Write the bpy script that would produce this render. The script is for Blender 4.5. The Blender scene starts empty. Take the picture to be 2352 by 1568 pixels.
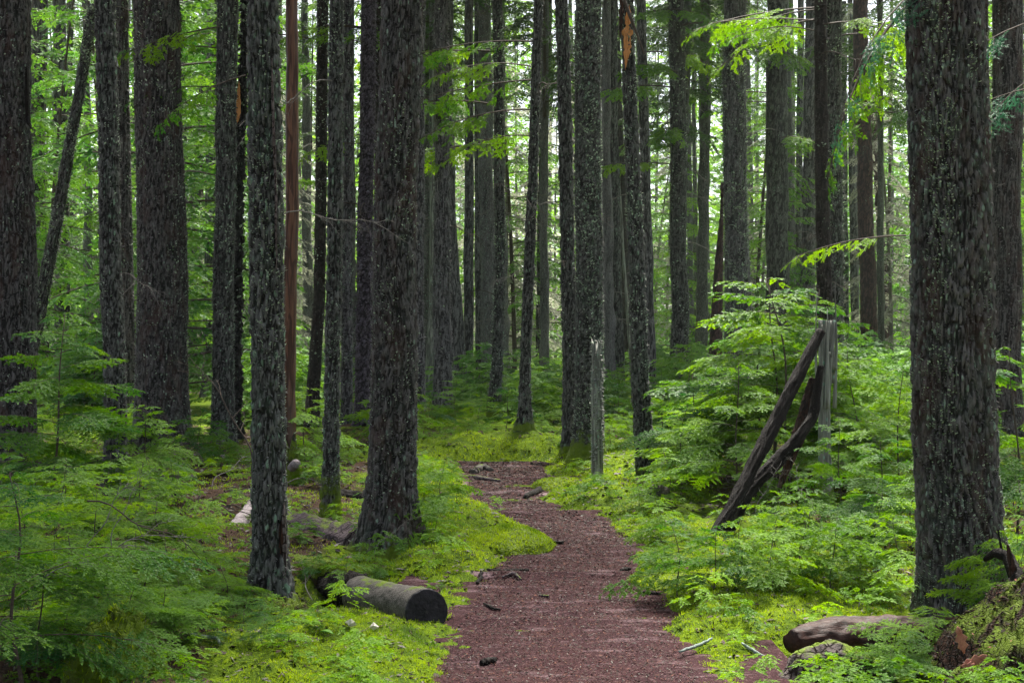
import bpy, math, random
import numpy as np
from mathutils import Vector, Matrix

# ------------------------------------------------------------ camera, light, exposure
scn = bpy.context.scene
FP = 3178.0                     # focal length in units of the 2352-wide picture
CAM_H = 1.6
cam_d = bpy.data.cameras.new("camera"); cam = bpy.data.objects.new("camera", cam_d)
scn.collection.objects.link(cam); scn.camera = cam
cam.location = (0, 0, CAM_H); cam.rotation_euler = (math.radians(90), 0, 0)
cam_d.sensor_width = 36; cam_d.lens = FP / 2352 * 36; cam_d.clip_end = 2000
cam_d.clip_start = 0.1

SUN_EL, SUN_ROT = 60, 12
world = bpy.data.worlds.new("World"); scn.world = world; world.use_nodes = True
wn = world.node_tree; bg = wn.nodes["Background"]
sky = wn.nodes.new("ShaderNodeTexSky"); sky.sky_type = 'NISHITA'; sky.sun_disc = False
sky.sun_elevation = math.radians(SUN_EL); sky.sun_rotation = math.radians(SUN_ROT)
sky.dust_density = 2.5; sky.air_density = 0.8; sky.ozone_density = 1.0
hsv = wn.nodes.new("ShaderNodeHueSaturation"); hsv.inputs["Saturation"].default_value = .45      # thin overcast: a paler sky
wn.links.new(sky.outputs[0], hsv.inputs["Color"]); wn.links.new(hsv.outputs[0], bg.inputs[0]); bg.inputs[1].default_value = 0.06
sun_d = bpy.data.lights.new("sun", 'SUN'); sun = bpy.data.objects.new("sun", sun_d)
scn.collection.objects.link(sun)
sun_d.energy = 5.0; sun_d.angle = math.radians(20); sun_d.color = (1.0, 0.95, 0.86)
_sd = Vector((math.sin(math.radians(SUN_ROT)) * math.cos(math.radians(SUN_EL)),
              math.cos(math.radians(SUN_ROT)) * math.cos(math.radians(SUN_EL)), math.sin(math.radians(SUN_EL))))
sun.rotation_euler = _sd.to_track_quat('Z', 'Y').to_euler()
vs = scn.view_settings; vs.view_transform = 'Standard'; vs.look = 'None'; vs.gamma = 1.0
vs.exposure = 2.45; vs.use_curve_mapping = False
cy = scn.cycles; cy.max_bounces = 6; cy.diffuse_bounces = 3; cy.glossy_bounces = 2
cy.transmission_bounces = 3; cy.transparent_max_bounces = 4; cy.caustics_reflective = False; cy.caustics_refractive = False
cy.use_denoising = True; cy.denoising_prefilter = 'NONE'

# ------------------------------------------------------------ helpers
rnd = random.Random(7)
COL = scn.collection
def tag(o, label=None, cat=None, group=None, kind=None):
    if label: o["label"] = label
    if cat: o["category"] = cat
    if group: o["group"] = group
    if kind: o["kind"] = kind
    return o
def empty(name, loc=(0, 0, 0), rz=0.0):
    o = bpy.data.objects.new(name, None); COL.objects.link(o)
    o.location = loc; o.rotation_euler = (0, 0, rz); o.empty_display_size = .1
    return o
def mesh_np(name, verts, faces, mats=(), parent=None, smooth=True, mat_idx=None, attrs=None, link=True):
    """verts (N,3); faces: (M,4) or (M,3) array, or list of arrays of both"""
    me = bpy.data.meshes.new(name)
    fl = faces if isinstance(faces, list) else [faces]
    fl = [np.asarray(f, np.int32) for f in fl if len(f)]
    verts = np.asarray(verts, np.float32)
    me.vertices.add(len(verts)); me.vertices.foreach_set("co", verts.ravel())
    nl = sum(f.size for f in fl); npoly = sum(len(f) for f in fl)
    me.loops.add(nl); me.polygons.add(npoly)
    me.loops.foreach_set("vertex_index", np.concatenate([f.ravel() for f in fl]))
    tot = np.concatenate([np.full(len(f), f.shape[1], np.int32) for f in fl])
    me.polygons.foreach_set("loop_start", np.concatenate([[0], np.cumsum(tot)[:-1]]).astype(np.int32))
    me.polygons.foreach_set("use_smooth", np.full(npoly, smooth, bool))
    for m in mats: me.materials.append(m)
    if mat_idx is not None: me.polygons.foreach_set("material_index", np.asarray(mat_idx, np.int32))
    for k, v in (attrs or {}).items():
        a = me.attributes.new(k, 'FLOAT', 'POINT'); a.data.foreach_set("value", np.asarray(v, np.float32))
    me.update(calc_edges=True)
    if not link: return me
    return obj_of(name, me, parent)
def obj_of(name, me, parent=None, loc=None, rot=None, sc=None):
    o = bpy.data.objects.new(name, me); COL.objects.link(o)
    if parent is not None: o.parent = parent
    if loc is not None: o.location = loc
    if rot is not None: o.rotation_euler = rot
    if sc is not None: o.scale = (sc, sc, sc) if np.isscalar(sc) else sc
    return o

def _hash(ix, iy, iz, seed):
    h = (ix.astype(np.int64) * 73856093) ^ (iy.astype(np.int64) * 19349663) ^ (iz.astype(np.int64) * 83492791) ^ (seed * 2654435761)
    h &= 0xffffffff
    h = (h ^ (h >> 16)) * 0x45d9f3b & 0xffffffff
    h = (h ^ (h >> 16)) * 0x45d9f3b & 0xffffffff
    return ((h ^ (h >> 16)) & 0xffffff) / float(0xffffff)
def vnoise(x, y, z, seed=0):
    xi, yi, zi = np.floor(x), np.floor(y), np.floor(z)
    u, v, w = x - xi, y - yi, z - zi
    u = u * u * (3 - 2 * u); v = v * v * (3 - 2 * v); w = w * w * (3 - 2 * w)
    r = 0
    for a in (0, 1):
        for b in (0, 1):
            for c in (0, 1):
                r = r + _hash(xi + a, yi + b, zi + c, seed) * (u if a else 1 - u) * (v if b else 1 - v) * (w if c else 1 - w)
    return r
def fbm(x, y, z, seed=0, octs=4):
    s, a, t = 0, 1.0, 0
    for i in range(octs):
        s = s + a * vnoise(x * 2**i, y * 2**i, z * 2**i, seed + i); t += a; a *= .5
    return s / t
def worley(x, y, z, seed=0):
    xi, yi, zi = np.floor(x), np.floor(y), np.floor(z)
    f1 = np.full(x.shape, 9.0); f2 = f1.copy(); cid = np.zeros(x.shape)
    for a in (-1, 0, 1):
        for b in (-1, 0, 1):
            for c in (-1, 0, 1):
                cx, cy_, cz = xi + a, yi + b, zi + c
                px = cx + _hash(cx, cy_, cz, seed); py = cy_ + _hash(cx, cy_, cz, seed + 1); pz = cz + _hash(cx, cy_, cz, seed + 2)
                d = (px - x)**2 + (py - y)**2 + (pz - z)**2
                n1 = d < f1
                f2 = np.where(n1, f1, np.minimum(f2, d)); cid = np.where(n1, _hash(cx, cy_, cz, seed + 3), cid); f1 = np.minimum(f1, d)
    return np.sqrt(f1), np.sqrt(f2), cid
def sstep(a, b, x):
    t = np.clip((x - a) / (b - a), 0, 1); return t * t * (3 - 2 * t)

def ground_at(px, py):           # pixel of the 2352x1568 picture -> point on the flat ground
    D = CAM_H * FP / (py - 784.0)
    return (px - 1176.0) * D / FP, D
def W(px, py, D):
    return np.array([(px - 1176.0) * D / FP, D, CAM_H - (py - 784.0) * D / FP])

# ------------------------------------------------------------ materials
def new_mat(name):
    m = bpy.data.materials.new(name); m.use_nodes = True
    nt = m.node_tree; p = nt.nodes["Principled BSDF"]
    return m, nt, p
class NB:
    def __init__(s, nt): s.nt = nt
    def n(s, t, **kw):
        x = s.nt.nodes.new(t)
        for k, v in kw.items():
            if k.startswith("i_"):
                key = k[2:].replace("_", " ")
                x.inputs[key].default_value = v
            else: setattr(x, k, v)
        return x
    def l(s, a, b): s.nt.links.new(a, b)
    def coords(s, scale=(1, 1, 1), kind="Object"):
        tc = s.n("ShaderNodeTexCoord"); mp = s.n("ShaderNodeMapping"); s.l(tc.outputs[kind], mp.inputs[0])
        mp.inputs["Scale"].default_value = scale
        return mp.outputs[0]
    def noise(s, vec, sc, det=4, rough=.6, dist=0.0):
        x = s.n("ShaderNodeTexNoise"); x.inputs["Scale"].default_value = sc; x.inputs["Detail"].default_value = det
        x.inputs["Roughness"].default_value = rough; x.inputs["Distortion"].default_value = dist
        s.l(vec, x.inputs["Vector"]); return x.outputs["Fac"]
    def vor(s, vec, sc, feature='F1', out="Distance"):
        x = s.n("ShaderNodeTexVoronoi"); x.feature = feature; x.inputs["Scale"].default_value = sc
        s.l(vec, x.inputs["Vector"]); return x.outputs[out]
    def ramp(s, fac, stops):
        x = s.n("ShaderNodeValToRGB"); e = x.color_ramp.elements
        while len(e) < len(stops): e.new(.5)
        for el, (p, c) in zip(e, stops):
            el.position = p; el.color = (c, c, c, 1) if np.isscalar(c) else (*c, 1)
        s.l(fac, x.inputs[0]); return x.outputs[0]
    def mix(s, fac, a, b):
        x = s.n("ShaderNodeMix"); x.data_type = 'RGBA'
        for k, v in ((0, fac), (6, a), (7, b)):
            if isinstance(v, bpy.types.NodeSocket): s.l(v, x.inputs[k])
            elif k == 0: x.inputs[0].default_value = v
            else: x.inputs[k].default_value = (*v, 1)
        return x.outputs[2]
    def math(s, op, a, b=0.0, clamp=False):
        x = s.n("ShaderNodeMath"); x.operation = op; x.use_clamp = clamp
        for k, v in ((0, a), (1, b)):
            if isinstance(v, bpy.types.NodeSocket): s.l(v, x.inputs[k])
            else: x.inputs[k].default_value = v
        return x.outputs[0]
    def attr(s, name, typ='GEOMETRY'):
        x = s.n("ShaderNodeAttribute"); x.attribute_name = name; x.attribute_type = typ; return x.outputs["Fac"]
    def bump(s, h, p, strength=.5, dist=.01):
        x = s.n("ShaderNodeBump"); x.inputs["Strength"].default_value = strength; x.inputs["Distance"].default_value = dist
        s.l(h, x.inputs["Height"]); s.l(x.outputs[0], p.inputs["Normal"])

MOSS = (.14, .20, .008); MOSS_D = (.04, .07, .006)
def bark_mat(name, dark, light, lichen=(.20, .27, .21), lich_t=.60, stretch=.30, fine=58, lich_scale=30, rough=.75, tintcol=None):
    m, nt, p = new_mat(name); b = NB(nt)
    v = b.coords((1, 1, stretch)); v1 = b.coords((1, 1, .55))
    n1 = b.noise(v, fine, 5, .65); n2 = b.noise(v, fine * .25, 4, .6, 1.2)
    big = b.noise(b.coords((1, 1, .35)), 2.2, 4, .6)
    plate = b.attr("plate"); cell = b.attr("cell")
    f = b.math('ADD', b.math('MULTIPLY', n1, .80), b.math('MULTIPLY', cell, .14)); f = b.math('ADD', f, b.math('MULTIPLY', n2, .40)); f = b.math('MULTIPLY', f, b.ramp(plate, [(.1, .72), (.6, 1.)]))  # furrows between plates coloured darker: inner bark tone plus painted-in self-shadow
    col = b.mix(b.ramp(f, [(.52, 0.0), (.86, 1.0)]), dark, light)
    if tintcol is not None:
        col = b.mix(b.math('MULTIPLY', b.ramp(b.noise(v, 7, 3), [(.5, 0.), (.66, 1.)]), .5), col, tintcol)
    # lichen chips standing on the plates, thick in some zones and missing in others
    vo = b.vor(v1, lich_scale, 'F1'); vc = b.n("ShaderNodeTexVoronoi"); vc.inputs["Scale"].default_value = lich_scale; b.l(v1, vc.inputs["Vector"])
    sep = b.n("ShaderNodeSeparateColor"); b.l(vc.outputs["Color"], sep.inputs[0])
    dens = b.math('ADD', b.math('MULTIPLY', b.ramp(big, [(.35, 0.), (.7, 1.)]), .75), b.math('MULTIPLY', b.attr("lichen", 'OBJECT'), .5))
    pick = b.ramp(b.math('ADD', b.math('MULTIPLY', sep.outputs[0], .5), b.math('MULTIPLY', dens, .5)), [(lich_t, 0.), (lich_t + .05, 1.)])
    spot = b.ramp(b.math('ADD', vo, b.math('MULTIPLY', n1, .35)), [(.42, 1.), (.56, 0.)])
    lf = b.math('MULTIPLY', b.math('MULTIPLY', pick, spot), b.ramp(plate, [(.3, .15), (.7, 1.)]))
    lcol = b.mix(sep.outputs[1], lichen, tuple(c * .45 for c in lichen))
    col = b.mix(b.math('MULTIPLY', b.ramp(b.noise(v1, 9, 5, .7), [(.48, 0.), (.7, .55)]), b.math('MULTIPLY', dens, .9)), col, tuple(c * .38 for c in lichen))
    col = b.mix(lf, col, lcol)
    # moss at the foot
    geo = b.n("ShaderNodeTexCoord"); sz = b.n("ShaderNodeSeparateXYZ"); b.l(geo.outputs["Object"], sz.inputs[0])
    mn = b.noise(b.coords(), 5.5, 5, .65)
    mh = b.attr("moss_height", 'OBJECT')
    t = b.math('SUBTRACT', b.math('ADD', mh, b.math('MULTIPLY', b.math('SUBTRACT', mn, .5), b.math('MULTIPLY', mh, 3.0))), sz.outputs[2])
    mf = b.ramp(b.math('DIVIDE', t, b.math('ADD', mh, .02)), [(.0, 0.), (.35, 1.)])
    mcol = b.mix(b.noise(b.coords(), 40, 4), MOSS_D, MOSS)
    col = b.mix(mf, col, mcol)
    b.l(col, p.inputs["Base Color"]); p.inputs["Roughness"].default_value = rough
    p.inputs["Specular IOR Level"].default_value = .165
    h = b.math('ADD', b.math('MULTIPLY', n1, .6), b.math('MULTIPLY', n2, .6)); h = b.math('ADD', h, b.math('MULTIPLY', lf, .5))
    b.bump(h, p, .8, .012)
    return m
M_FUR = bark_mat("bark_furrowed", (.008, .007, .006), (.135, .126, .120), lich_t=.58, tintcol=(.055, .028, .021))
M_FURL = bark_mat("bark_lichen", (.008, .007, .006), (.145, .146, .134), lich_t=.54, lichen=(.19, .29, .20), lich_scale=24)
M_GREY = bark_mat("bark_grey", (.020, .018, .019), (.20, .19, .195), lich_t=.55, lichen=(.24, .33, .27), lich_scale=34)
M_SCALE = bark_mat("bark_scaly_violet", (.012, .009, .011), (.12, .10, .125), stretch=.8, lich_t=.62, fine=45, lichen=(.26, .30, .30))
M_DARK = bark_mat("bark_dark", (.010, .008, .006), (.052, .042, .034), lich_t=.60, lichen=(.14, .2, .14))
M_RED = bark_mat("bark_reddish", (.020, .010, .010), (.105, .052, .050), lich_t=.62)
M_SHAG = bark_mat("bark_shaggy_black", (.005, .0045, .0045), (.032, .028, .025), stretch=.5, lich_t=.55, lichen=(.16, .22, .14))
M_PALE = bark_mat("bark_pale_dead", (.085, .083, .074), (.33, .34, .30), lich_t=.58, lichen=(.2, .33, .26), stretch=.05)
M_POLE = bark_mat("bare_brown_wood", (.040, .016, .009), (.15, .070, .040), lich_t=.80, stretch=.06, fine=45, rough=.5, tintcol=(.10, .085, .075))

def simple_mat(name, c1, c2, scale=20, stretch=(1, 1, 1), rough=.7, bump=.4, moss=0.0, detail=5):
    m, nt, p = new_mat(name); b = NB(nt); v = b.coords(stretch)
    n = b.math('ADD', b.math('MULTIPLY', b.noise(v, scale, detail, .65), .5), b.math('MULTIPLY', b.noise(v, scale * 4.5, 4, .7, .6), .5))
    crk = b.ramp(b.vor(b.coords((stretch[0] * .8, stretch[1], stretch[2] * .8)), scale * 1.6, 'DISTANCE_TO_EDGE'), [(.0, .25), (.10, 1.)]); n = b.math('MULTIPLY', n, crk) if bump >= .6 else n
    col = b.mix(b.ramp(n, [(.36, 0.), (.64, 1.)]), c1, c2)
    if moss > 0:
        g = b.n("ShaderNodeNewGeometry"); s = b.n("ShaderNodeSeparateXYZ"); b.l(g.outputs["Normal"], s.inputs[0])
        mm = b.math('ADD', b.math('MULTIPLY', s.outputs[2], .5), b.math('MULTIPLY', b.noise(b.coords(), 5, 5, .7), .9))
        col = b.mix(b.ramp(mm, [(1.0 - moss * .45, 0.), (1.10 - moss * .45, 1.)]), col, b.mix(b.noise(b.coords(), 50, 3), MOSS_D, MOSS))
    b.l(col, p.inputs["Base Color"]); p.inputs["Roughness"].default_value = rough; p.inputs["Specular IOR Level"].default_value = .12
    b.bump(n, p, bump, .02); return m
M_LOG = simple_mat("log_bark_grey", (.020, .018, .016), (.13, .118, .105), 38, (.4, 1, 1), moss=.18, bump=.55)
M_LOGD = simple_mat("log_bark_brown", (.005, .0025, .002), (.060, .024, .017), 22, (.3, 1, 1), rough=.5, bump=.5, moss=.0)
M_LOGP = simple_mat("log_pale", (.07, .06, .06), (.36, .31, .32), 14, (.25, 1, 1), rough=.8)
M_LOGV = simple_mat("log_violet_rotten", (.045, .033, .036), (.13, .10, .105), 16, (.5, 1, 1), moss=.28, bump=1.)
M_CUT = simple_mat("cut_end_wet", (.004, .004, .005), (.034, .031, .036), 9, rough=.4, bump=.5)
M_ROT = simple_mat("rotten_red_wood", (.010, .006, .005), (.062, .028, .018), 25, (1, 1, .1), bump=.8)
M_ORANGE = simple_mat("fresh_orange_wood", (.22, .075, .02), (.62, .30, .11), 22, (1, 1, .08))
M_DARKWOOD = simple_mat("dark_wet_wood", (.004, .003, .0025), (.019, .014, .011), 30, bump=.6)
M_TWIG = simple_mat("bare_twig", (.030, .022, .018), (.085, .065, .05), 40)
M_TWIGP = simple_mat("pale_twig", (.05, .045, .04), (.22, .20, .18), 30)
M_LICH = simple_mat("lichen_stick", (.05, .07, .06), (.30, .36, .33), 60)
M_DUFF = simple_mat("red_duff", (.010, .006, .004), (.060, .027, .017), 22, bump=1., moss=.62)
M_MOSSY = simple_mat("mossy_hummock", (.035, .022, .012), (.06, .05, .02), 14, bump=1., moss=1.2)
M_RUST = simple_mat("rusty_needles", (.06, .022, .015), (.17, .07, .05), 30)
M_STONE = simple_mat("grey_bark_slab", (.022, .014, .012), (.14, .115, .11), 14, moss=.42, bump=.9)
M_REDLEAF = simple_mat("withered_red_leaf", (.22, .07, .05), (.42, .20, .15), 15)
M_WHITE = simple_mat("white_bracket", (.45, .40, .33), (.75, .70, .60), 30)

def leaf_mat(name, a, b_, trans=.45, rough=.55, var=.5):
    m, nt, p = new_mat(name); b = NB(nt)
    oi = b.n("ShaderNodeObjectInfo"); sh = b.attr("tone")
    f = b.math('ADD', b.math('MULTIPLY', oi.outputs["Random"], var), b.math('MULTIPLY', sh, 1 - var), True)
    n = b.noise(b.coords(), 1.6, 3, .6)
    f2 = b.math('ADD', b.math('MULTIPLY', f, .6), b.math('MULTIPLY', n, .4))
    col = b.mix(b.ramp(f2, [(.25, 0.), (.75, 1.)]), a, b_)
    b.l(col, p.inputs["Base Color"]); p.inputs["Roughness"].default_value = rough
    p.inputs["Specular IOR Level"].default_value = .14
    tr = b.n("ShaderNodeBsdfTranslucent"); hs = b.n("ShaderNodeHueSaturation"); hs.inputs["Hue"].default_value = .485; hs.inputs["Saturation"].default_value = 1.1
    hs.inputs["Value"].default_value = 1.5; b.l(col, hs.inputs["Color"]); b.l(hs.outputs[0], tr.inputs[0])
    mx = b.n("ShaderNodeMixShader"); mx.inputs[0].default_value = trans
    b.l(p.outputs[0], mx.inputs[1]); b.l(tr.outputs[0], mx.inputs[2])
    b.l(mx.outputs[0], nt.nodes["Material Output"].inputs[0]); return m
M_LEAF = leaf_mat("hemlock_needles", (.009, .075, .013), (.17, .32, .015))
M_LEAFB = leaf_mat("hemlock_needles_backwood", (.030, .115, .022), (.145, .29, .036), trans=.38)
M_LEAFD = leaf_mat("canopy_needles", (.030, .07, .022), (.07, .13, .03), trans=.4)
M_DEADF = leaf_mat("lichen_twig_mass", (.16, .17, .13), (.30, .32, .24), trans=.3, rough=.8)
M_MOSST = leaf_mat("moss_blades", (.07, .16, .004), (.30, .42, .005), trans=.3, rough=.7, var=0)
M_LICHT = leaf_mat("foliose_lichen", (.12, .18, .11), (.46, .56, .44), trans=.25, rough=.8, var=0)
M_CEDAR = leaf_mat("cedar_spray", (.015, .065, .045), (.04, .12, .06), trans=.35)

# ------------------------------------------------------------ path shape and terrain
PATH_ROWS = [(1660, 1010, 1650), (1568, 1027, 1605), (1478, 1022, 1545), (1427, 1077, 1528), (1377, 1100, 1512), (1344, 1100, 1481), (1320, 1130, 1445),
             (1294, 1157, 1449), (1262, 1182, 1451), (1244, 1234, 1430), (1217, 1218, 1421), (1193, 1181, 1381), (1177, 1130, 1292),
             (1150, 1105, 1240), (1127, 1083, 1247), (1096, 1077, 1254), (1063, 1036, 1250)]
_Y = np.array([ground_at(0, r[0])[1] for r in PATH_ROWS])
_XL = np.array([(r[1] - 1176) * y / FP for r, y in zip(PATH_ROWS, _Y)]); _XR = np.array([(r[2] - 1176) * y / FP for r, y in zip(PATH_ROWS, _Y)])
_far = [ground_at(*p) for p in ((880, 992), (800, 962), (735, 938), (600, 915), (430, 900))]
def path_dist(X, Y):
    xl = np.interp(Y, _Y, _XL); xr = np.interp(Y, _Y, _XR)
    d1 = np.maximum(xl - X, X - xr); d1 = np.maximum(d1, Y - _Y[-1])
    d2 = np.full(np.shape(X), 99.0)
    for (ax, ay), (bx, by) in zip(_far[:-1], _far[1:]):
        t = np.clip(((X - ax) * (bx - ax) + (Y - ay) * (by - ay)) / ((bx - ax)**2 + (by - ay)**2), 0, 1)
        d2 = np.minimum(d2, np.hypot(X - ax - t * (bx - ax), Y - ay - t * (by - ay)))
    return np.minimum(d1, d2 - .55)
BUMPS = [(-.25, 11.3, .55, .16), (-.9, 12.2, .7, .04), (1.55, 8.6, .7, .10), (-1.0, 8.75, .5, -.17), (.2, 19.3, .9, .14), (-.8, 19, .8, .12), (1.1, 14.2, .8, .12), (-2.8, 7.2, .8, .06),
         (-1.9, 6.4, .5, .10), (3.2, 6.6, .7, .2), (1.75, 7.05, .55, -.17), (1.3, 6.5, .4, -.07), (2.4, 11.5, 1.2, .07), (-1.45, 8.4, .6, -.13), (-.95, 10.4, .5, -.12), (-1.5, 12.2, .7, -.08), (-3.6, 12, 1.0, .08), (-1.6, 16, 1.0, .12), (-2, 22, 2, .18), (4, 19, 2.5, .25)]
def height(X, Y):
    X = np.asarray(X, float); Y = np.asarray(Y, float)
    d = path_dist(X, Y) + (fbm(X * 3.1, Y * 3.1, 0 * X, 5, 3) - .5) * .30 + (vnoise(X * 14, Y * 14, 0 * X, 8) - .5) * .07
    off = sstep(-.02, .55, d)
    near = np.clip(1 - (Y - 22) / 30, .15, 1)
    h = off * (.015 + (fbm(X * .9, Y * .9, 0 * X, 11, 4) - .5) * .26) + sstep(.0, .22, d) * .05
    h = h + off * near * (fbm(X * 4.5, Y * 4.5, 0 * X, 17, 3) - .5) * .13
    h = h + sstep(-.05, .12, d) * (fbm(X * 18, Y * 18, 0 * X, 21, 2) - .5) * .035 * near
    for bx, by, s, a in BUMPS: h = h + a * off * np.exp(-((X - bx)**2 + (Y - by)**2) / (s * s))
    h = h * sstep(400, 120, Y) 
    return h, d
def path_h(X, Y):
    h = (fbm(X * 1.5, Y * 1.5, 0 * X, 31, 3) - .5) * .05 + (fbm(X * 12, Y * 12, 0 * X, 33, 3) - .5) * .016
    for y0, a in ((ground_at(0, 1325)[1], .035), (ground_at(0, 1430)[1], .02), (ground_at(0, 1180)[1], .03), (ground_at(0, 1100)[1], .03)):
        yy = Y - y0 - (vnoise(X * 1.6, 0 * X, 0 * X + y0, 3) - .5) * .35
        h = h + a * np.exp(-(yy / .09)**2)
    return h + .012
def grid(xs, ys):
    X, Y = np.meshgrid(xs, ys); nx, ny = len(xs), len(ys)
    i = np.arange(nx * ny).reshape(ny, nx)
    f = np.stack([i[:-1, :-1], i[:-1, 1:], i[1:, 1:], i[1:, :-1]], -1).reshape(-1, 4)
    return X.ravel(), Y.ravel(), f

m, nt, p = new_mat("forest_floor"); b = NB(nt); v = b.coords()
moss_a = b.attr("mossy")
fine = b.noise(v, 55, 5, .7); mid = b.noise(v, 6, 5, .65); patch = b.noise(v, 1.3, 4, .6)
mc = b.mix(b.ramp(fine, [(.35, 0.), (.7, 1.)]), (.06, .115, .005), (.26, .36, .008))
mc = b.mix(b.ramp(mid, [(.35, 0.), (.7, 1.)]), (.045, .08, .010), mc)
duff = b.mix(b.ramp(fine, [(.35, 0.), (.7, 1.)]), (.022, .014, .010), (.105, .065, .045))
f = b.math('ADD', b.math('MULTIPLY', patch, .5), b.math('ADD', b.math('MULTIPLY', mid, .5), b.math('MULTIPLY', moss_a, .55)))
col = b.mix(b.ramp(f, [(.50, 0.), (.60, 1.)]), duff, mc)
b.l(col, p.inputs["Base Color"]); p.inputs["Roughness"].default_value = .9; p.inputs["Specular IOR Level"].default_value = .05
b.bump(b.math('ADD', fine, mid), p, .9, .03); M_GROUND = m
m, nt, p = new_mat("trail_duff"); b = NB(nt); v = b.coords()
fine = b.noise(v, 90, 6, .75); mid = b.noise(b.coords((.45, 1.6, 1)), 5, 5, .65); vo = b.n("ShaderNodeTexVoronoi"); vo.inputs["Scale"].default_value = 70; b.l(v, vo.inputs["Vector"])
sp = b.n("ShaderNodeSeparateColor"); b.l(vo.outputs["Color"], sp.inputs[0])
c = b.mix(b.ramp(fine, [(.35, 0.), (.68, 1.)]), (.007, .0032, .0036), (.064, .027, .032))
c = b.mix(b.ramp(sp.outputs[0], [(.86, 0.), (.92, .6)]), c, (.12, .07, .07))
c = b.mix(b.math('MULTIPLY', b.ramp(b.noise(b.coords((1, 1.3, 1)), 1.1, 3), [(.4, 0.), (.65, .7)]), .7), c, b.mix(fine, (.012, .005, .004), (.075, .032, .030)))
c = b.mix(b.math('MULTIPLY', b.ramp(b.math('ADD', b.attr('ledge'), b.math('MULTIPLY', mid, .9)), [(.75, 0.), (1.15, .85)]), b.ramp(fine, [(.3, .35), (.6, 1.)])), c, (.24, .165, .18))
c = b.mix(b.math('MULTIPLY', b.ramp(mid, [(.55, 0.), (.68, .75)]), b.ramp(fine, [(.3, .3), (.6, 1.)])), c, (.19, .125, .135))
b.l(c, p.inputs["Base Color"]); p.inputs["Roughness"].default_value = .85; p.inputs["Specular IOR Level"].default_value = .06; b.bump(fine, p, .9, .012); M_PATH = m

# one ground sheet: fine near, coarse to the horizon
ys = np.concatenate([np.arange(-30, 3.6, 2.5), np.arange(3.6, 14, .045), np.arange(14, 24, .09), np.arange(24, 50, .3), np.arange(50, 130, 2), np.geomspace(130, 900, 12)])
def xs_for():
    core = np.arange(-4.6, 4.6, .045); out = 4.6 + np.cumsum(np.geomspace(.06, 60, 60))
    return np.concatenate([-out[::-1], core, out])
X, Y, F = grid(xs_for(), ys); H, Dp = height(X, Y)
mossy = sstep(2.2, .0, Dp) * .9 + sstep(-.9, -1.8, X) * -.42 * sstep(20, 15, Y) + (sstep(20, 32, Y) * .5)
ground = mesh_np("ground", np.stack([X, Y, H], -1), F, [M_GROUND], attrs={"mossy": mossy}); tag(ground, "mossy forest floor of yellow green moss and brown needle duff", "ground", kind="structure")
X, Y, F = grid(np.arange(-3.2, 2.6, .035), np.arange(3.5, 19.6, .035)); D0 = path_dist(X, Y); keep = (D0[F] < .55).all(1)
X2, Y2, F2 = grid(np.arange(-22, 1, .12), np.arange(17, 46, .12)); D2 = path_dist(X2, Y2); keep2 = (D2[F2] < .5).all(1) & (Y2[F2] > 18.9).all(1)
V = np.stack([X, Y, path_h(X, Y)], -1); V2 = np.stack([X2, Y2, path_h(X2, Y2)], -1)
Fp = np.concatenate([F[keep], F2[keep2] + len(V)]); V = np.concatenate([V, V2])
used = np.unique(Fp); rm = np.zeros(len(V), int); rm[used] = np.arange(len(used))
U = V[used]; ledge = np.zeros(len(U))
for py_, a_, w_ in ((1325, .62, .07), (1432, .25, .10), (1200, .4, .16), (1180, .6, .12), (1108, .75, .3), (1135, .5, .25), (1070, .5, .3)):
    yy = U[:, 1] - ground_at(0, py_)[1] - (vnoise(U[:, 0] * 1.6, 0 * U[:, 0], 0 * U[:, 0] + ground_at(0, py_)[1], 3) - .5) * .7
    ledge = ledge + a_ * np.exp(-(yy / w_)**2) * sstep(.3, .6, vnoise(U[:, 0] * 3.4, U[:, 1] * 1.6, 0 * yy, 61))
pth = mesh_np("path", U, rm[Fp], [M_PATH], attrs={"ledge": np.clip(ledge, 0, 1)}); tag(pth, "winding reddish brown footpath of needle duff between moss banks", "footpath", kind="structure")
def gz(x, y): return float(height(np.array([x]), np.array([y]))[0][0])

# ------------------------------------------------------------ tubes
def frame_pts(P):
    P = np.asarray(P, float); T = np.gradient(P, axis=0); T /= np.linalg.norm(T, axis=1, keepdims=True) + 1e-9
    ref = np.array([0, 1, 0.]) if abs(T[0][1]) < .8 else np.array([1, 0, 0.])
    A = np.cross(T, ref); A /= np.linalg.norm(A, axis=1, keepdims=True); B = np.cross(T, A)
    return P, A, B
def tube_arrays(P, R, seg, cap=True):
    P, A, B = frame_pts(P); R = np.asarray(R, float); n = len(P)
    th = np.linspace(0, 2 * np.pi, seg, endpoint=False)
    if R.ndim == 1: R = R[:, None] * np.ones((1, seg))
    V = P[:, None] + R[..., None] * (np.cos(th)[None, :, None] * A[:, None] + np.sin(th)[None, :, None] * B[:, None])
    i = np.arange(n * seg).reshape(n, seg); j = np.roll(i, -1, 1)
    F = np.stack([i[:-1], i[1:], j[1:], j[:-1]], -1).reshape(-1, 4)
    V = V.reshape(-1, 3); T3 = np.zeros((0, 3), int)
    if cap:
        c0, c1 = len(V), len(V) + 1; V = np.concatenate([V, P[:1], P[-1:]])
        T3 = np.concatenate([np.stack([i[0], j[0], np.full(seg, c0)], -1), np.stack([j[-1], i[-1], np.full(seg, c1)], -1)])
    return V, F, T3, th
def merge(parts):
    V, F, T, o = [], [], [], 0
    for v, f, t in parts:
        V.append(v); F.append(f + o); T.append(t + o); o += len(v)
    return np.concatenate(V), [np.concatenate(F), np.concatenate(T)]
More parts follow.
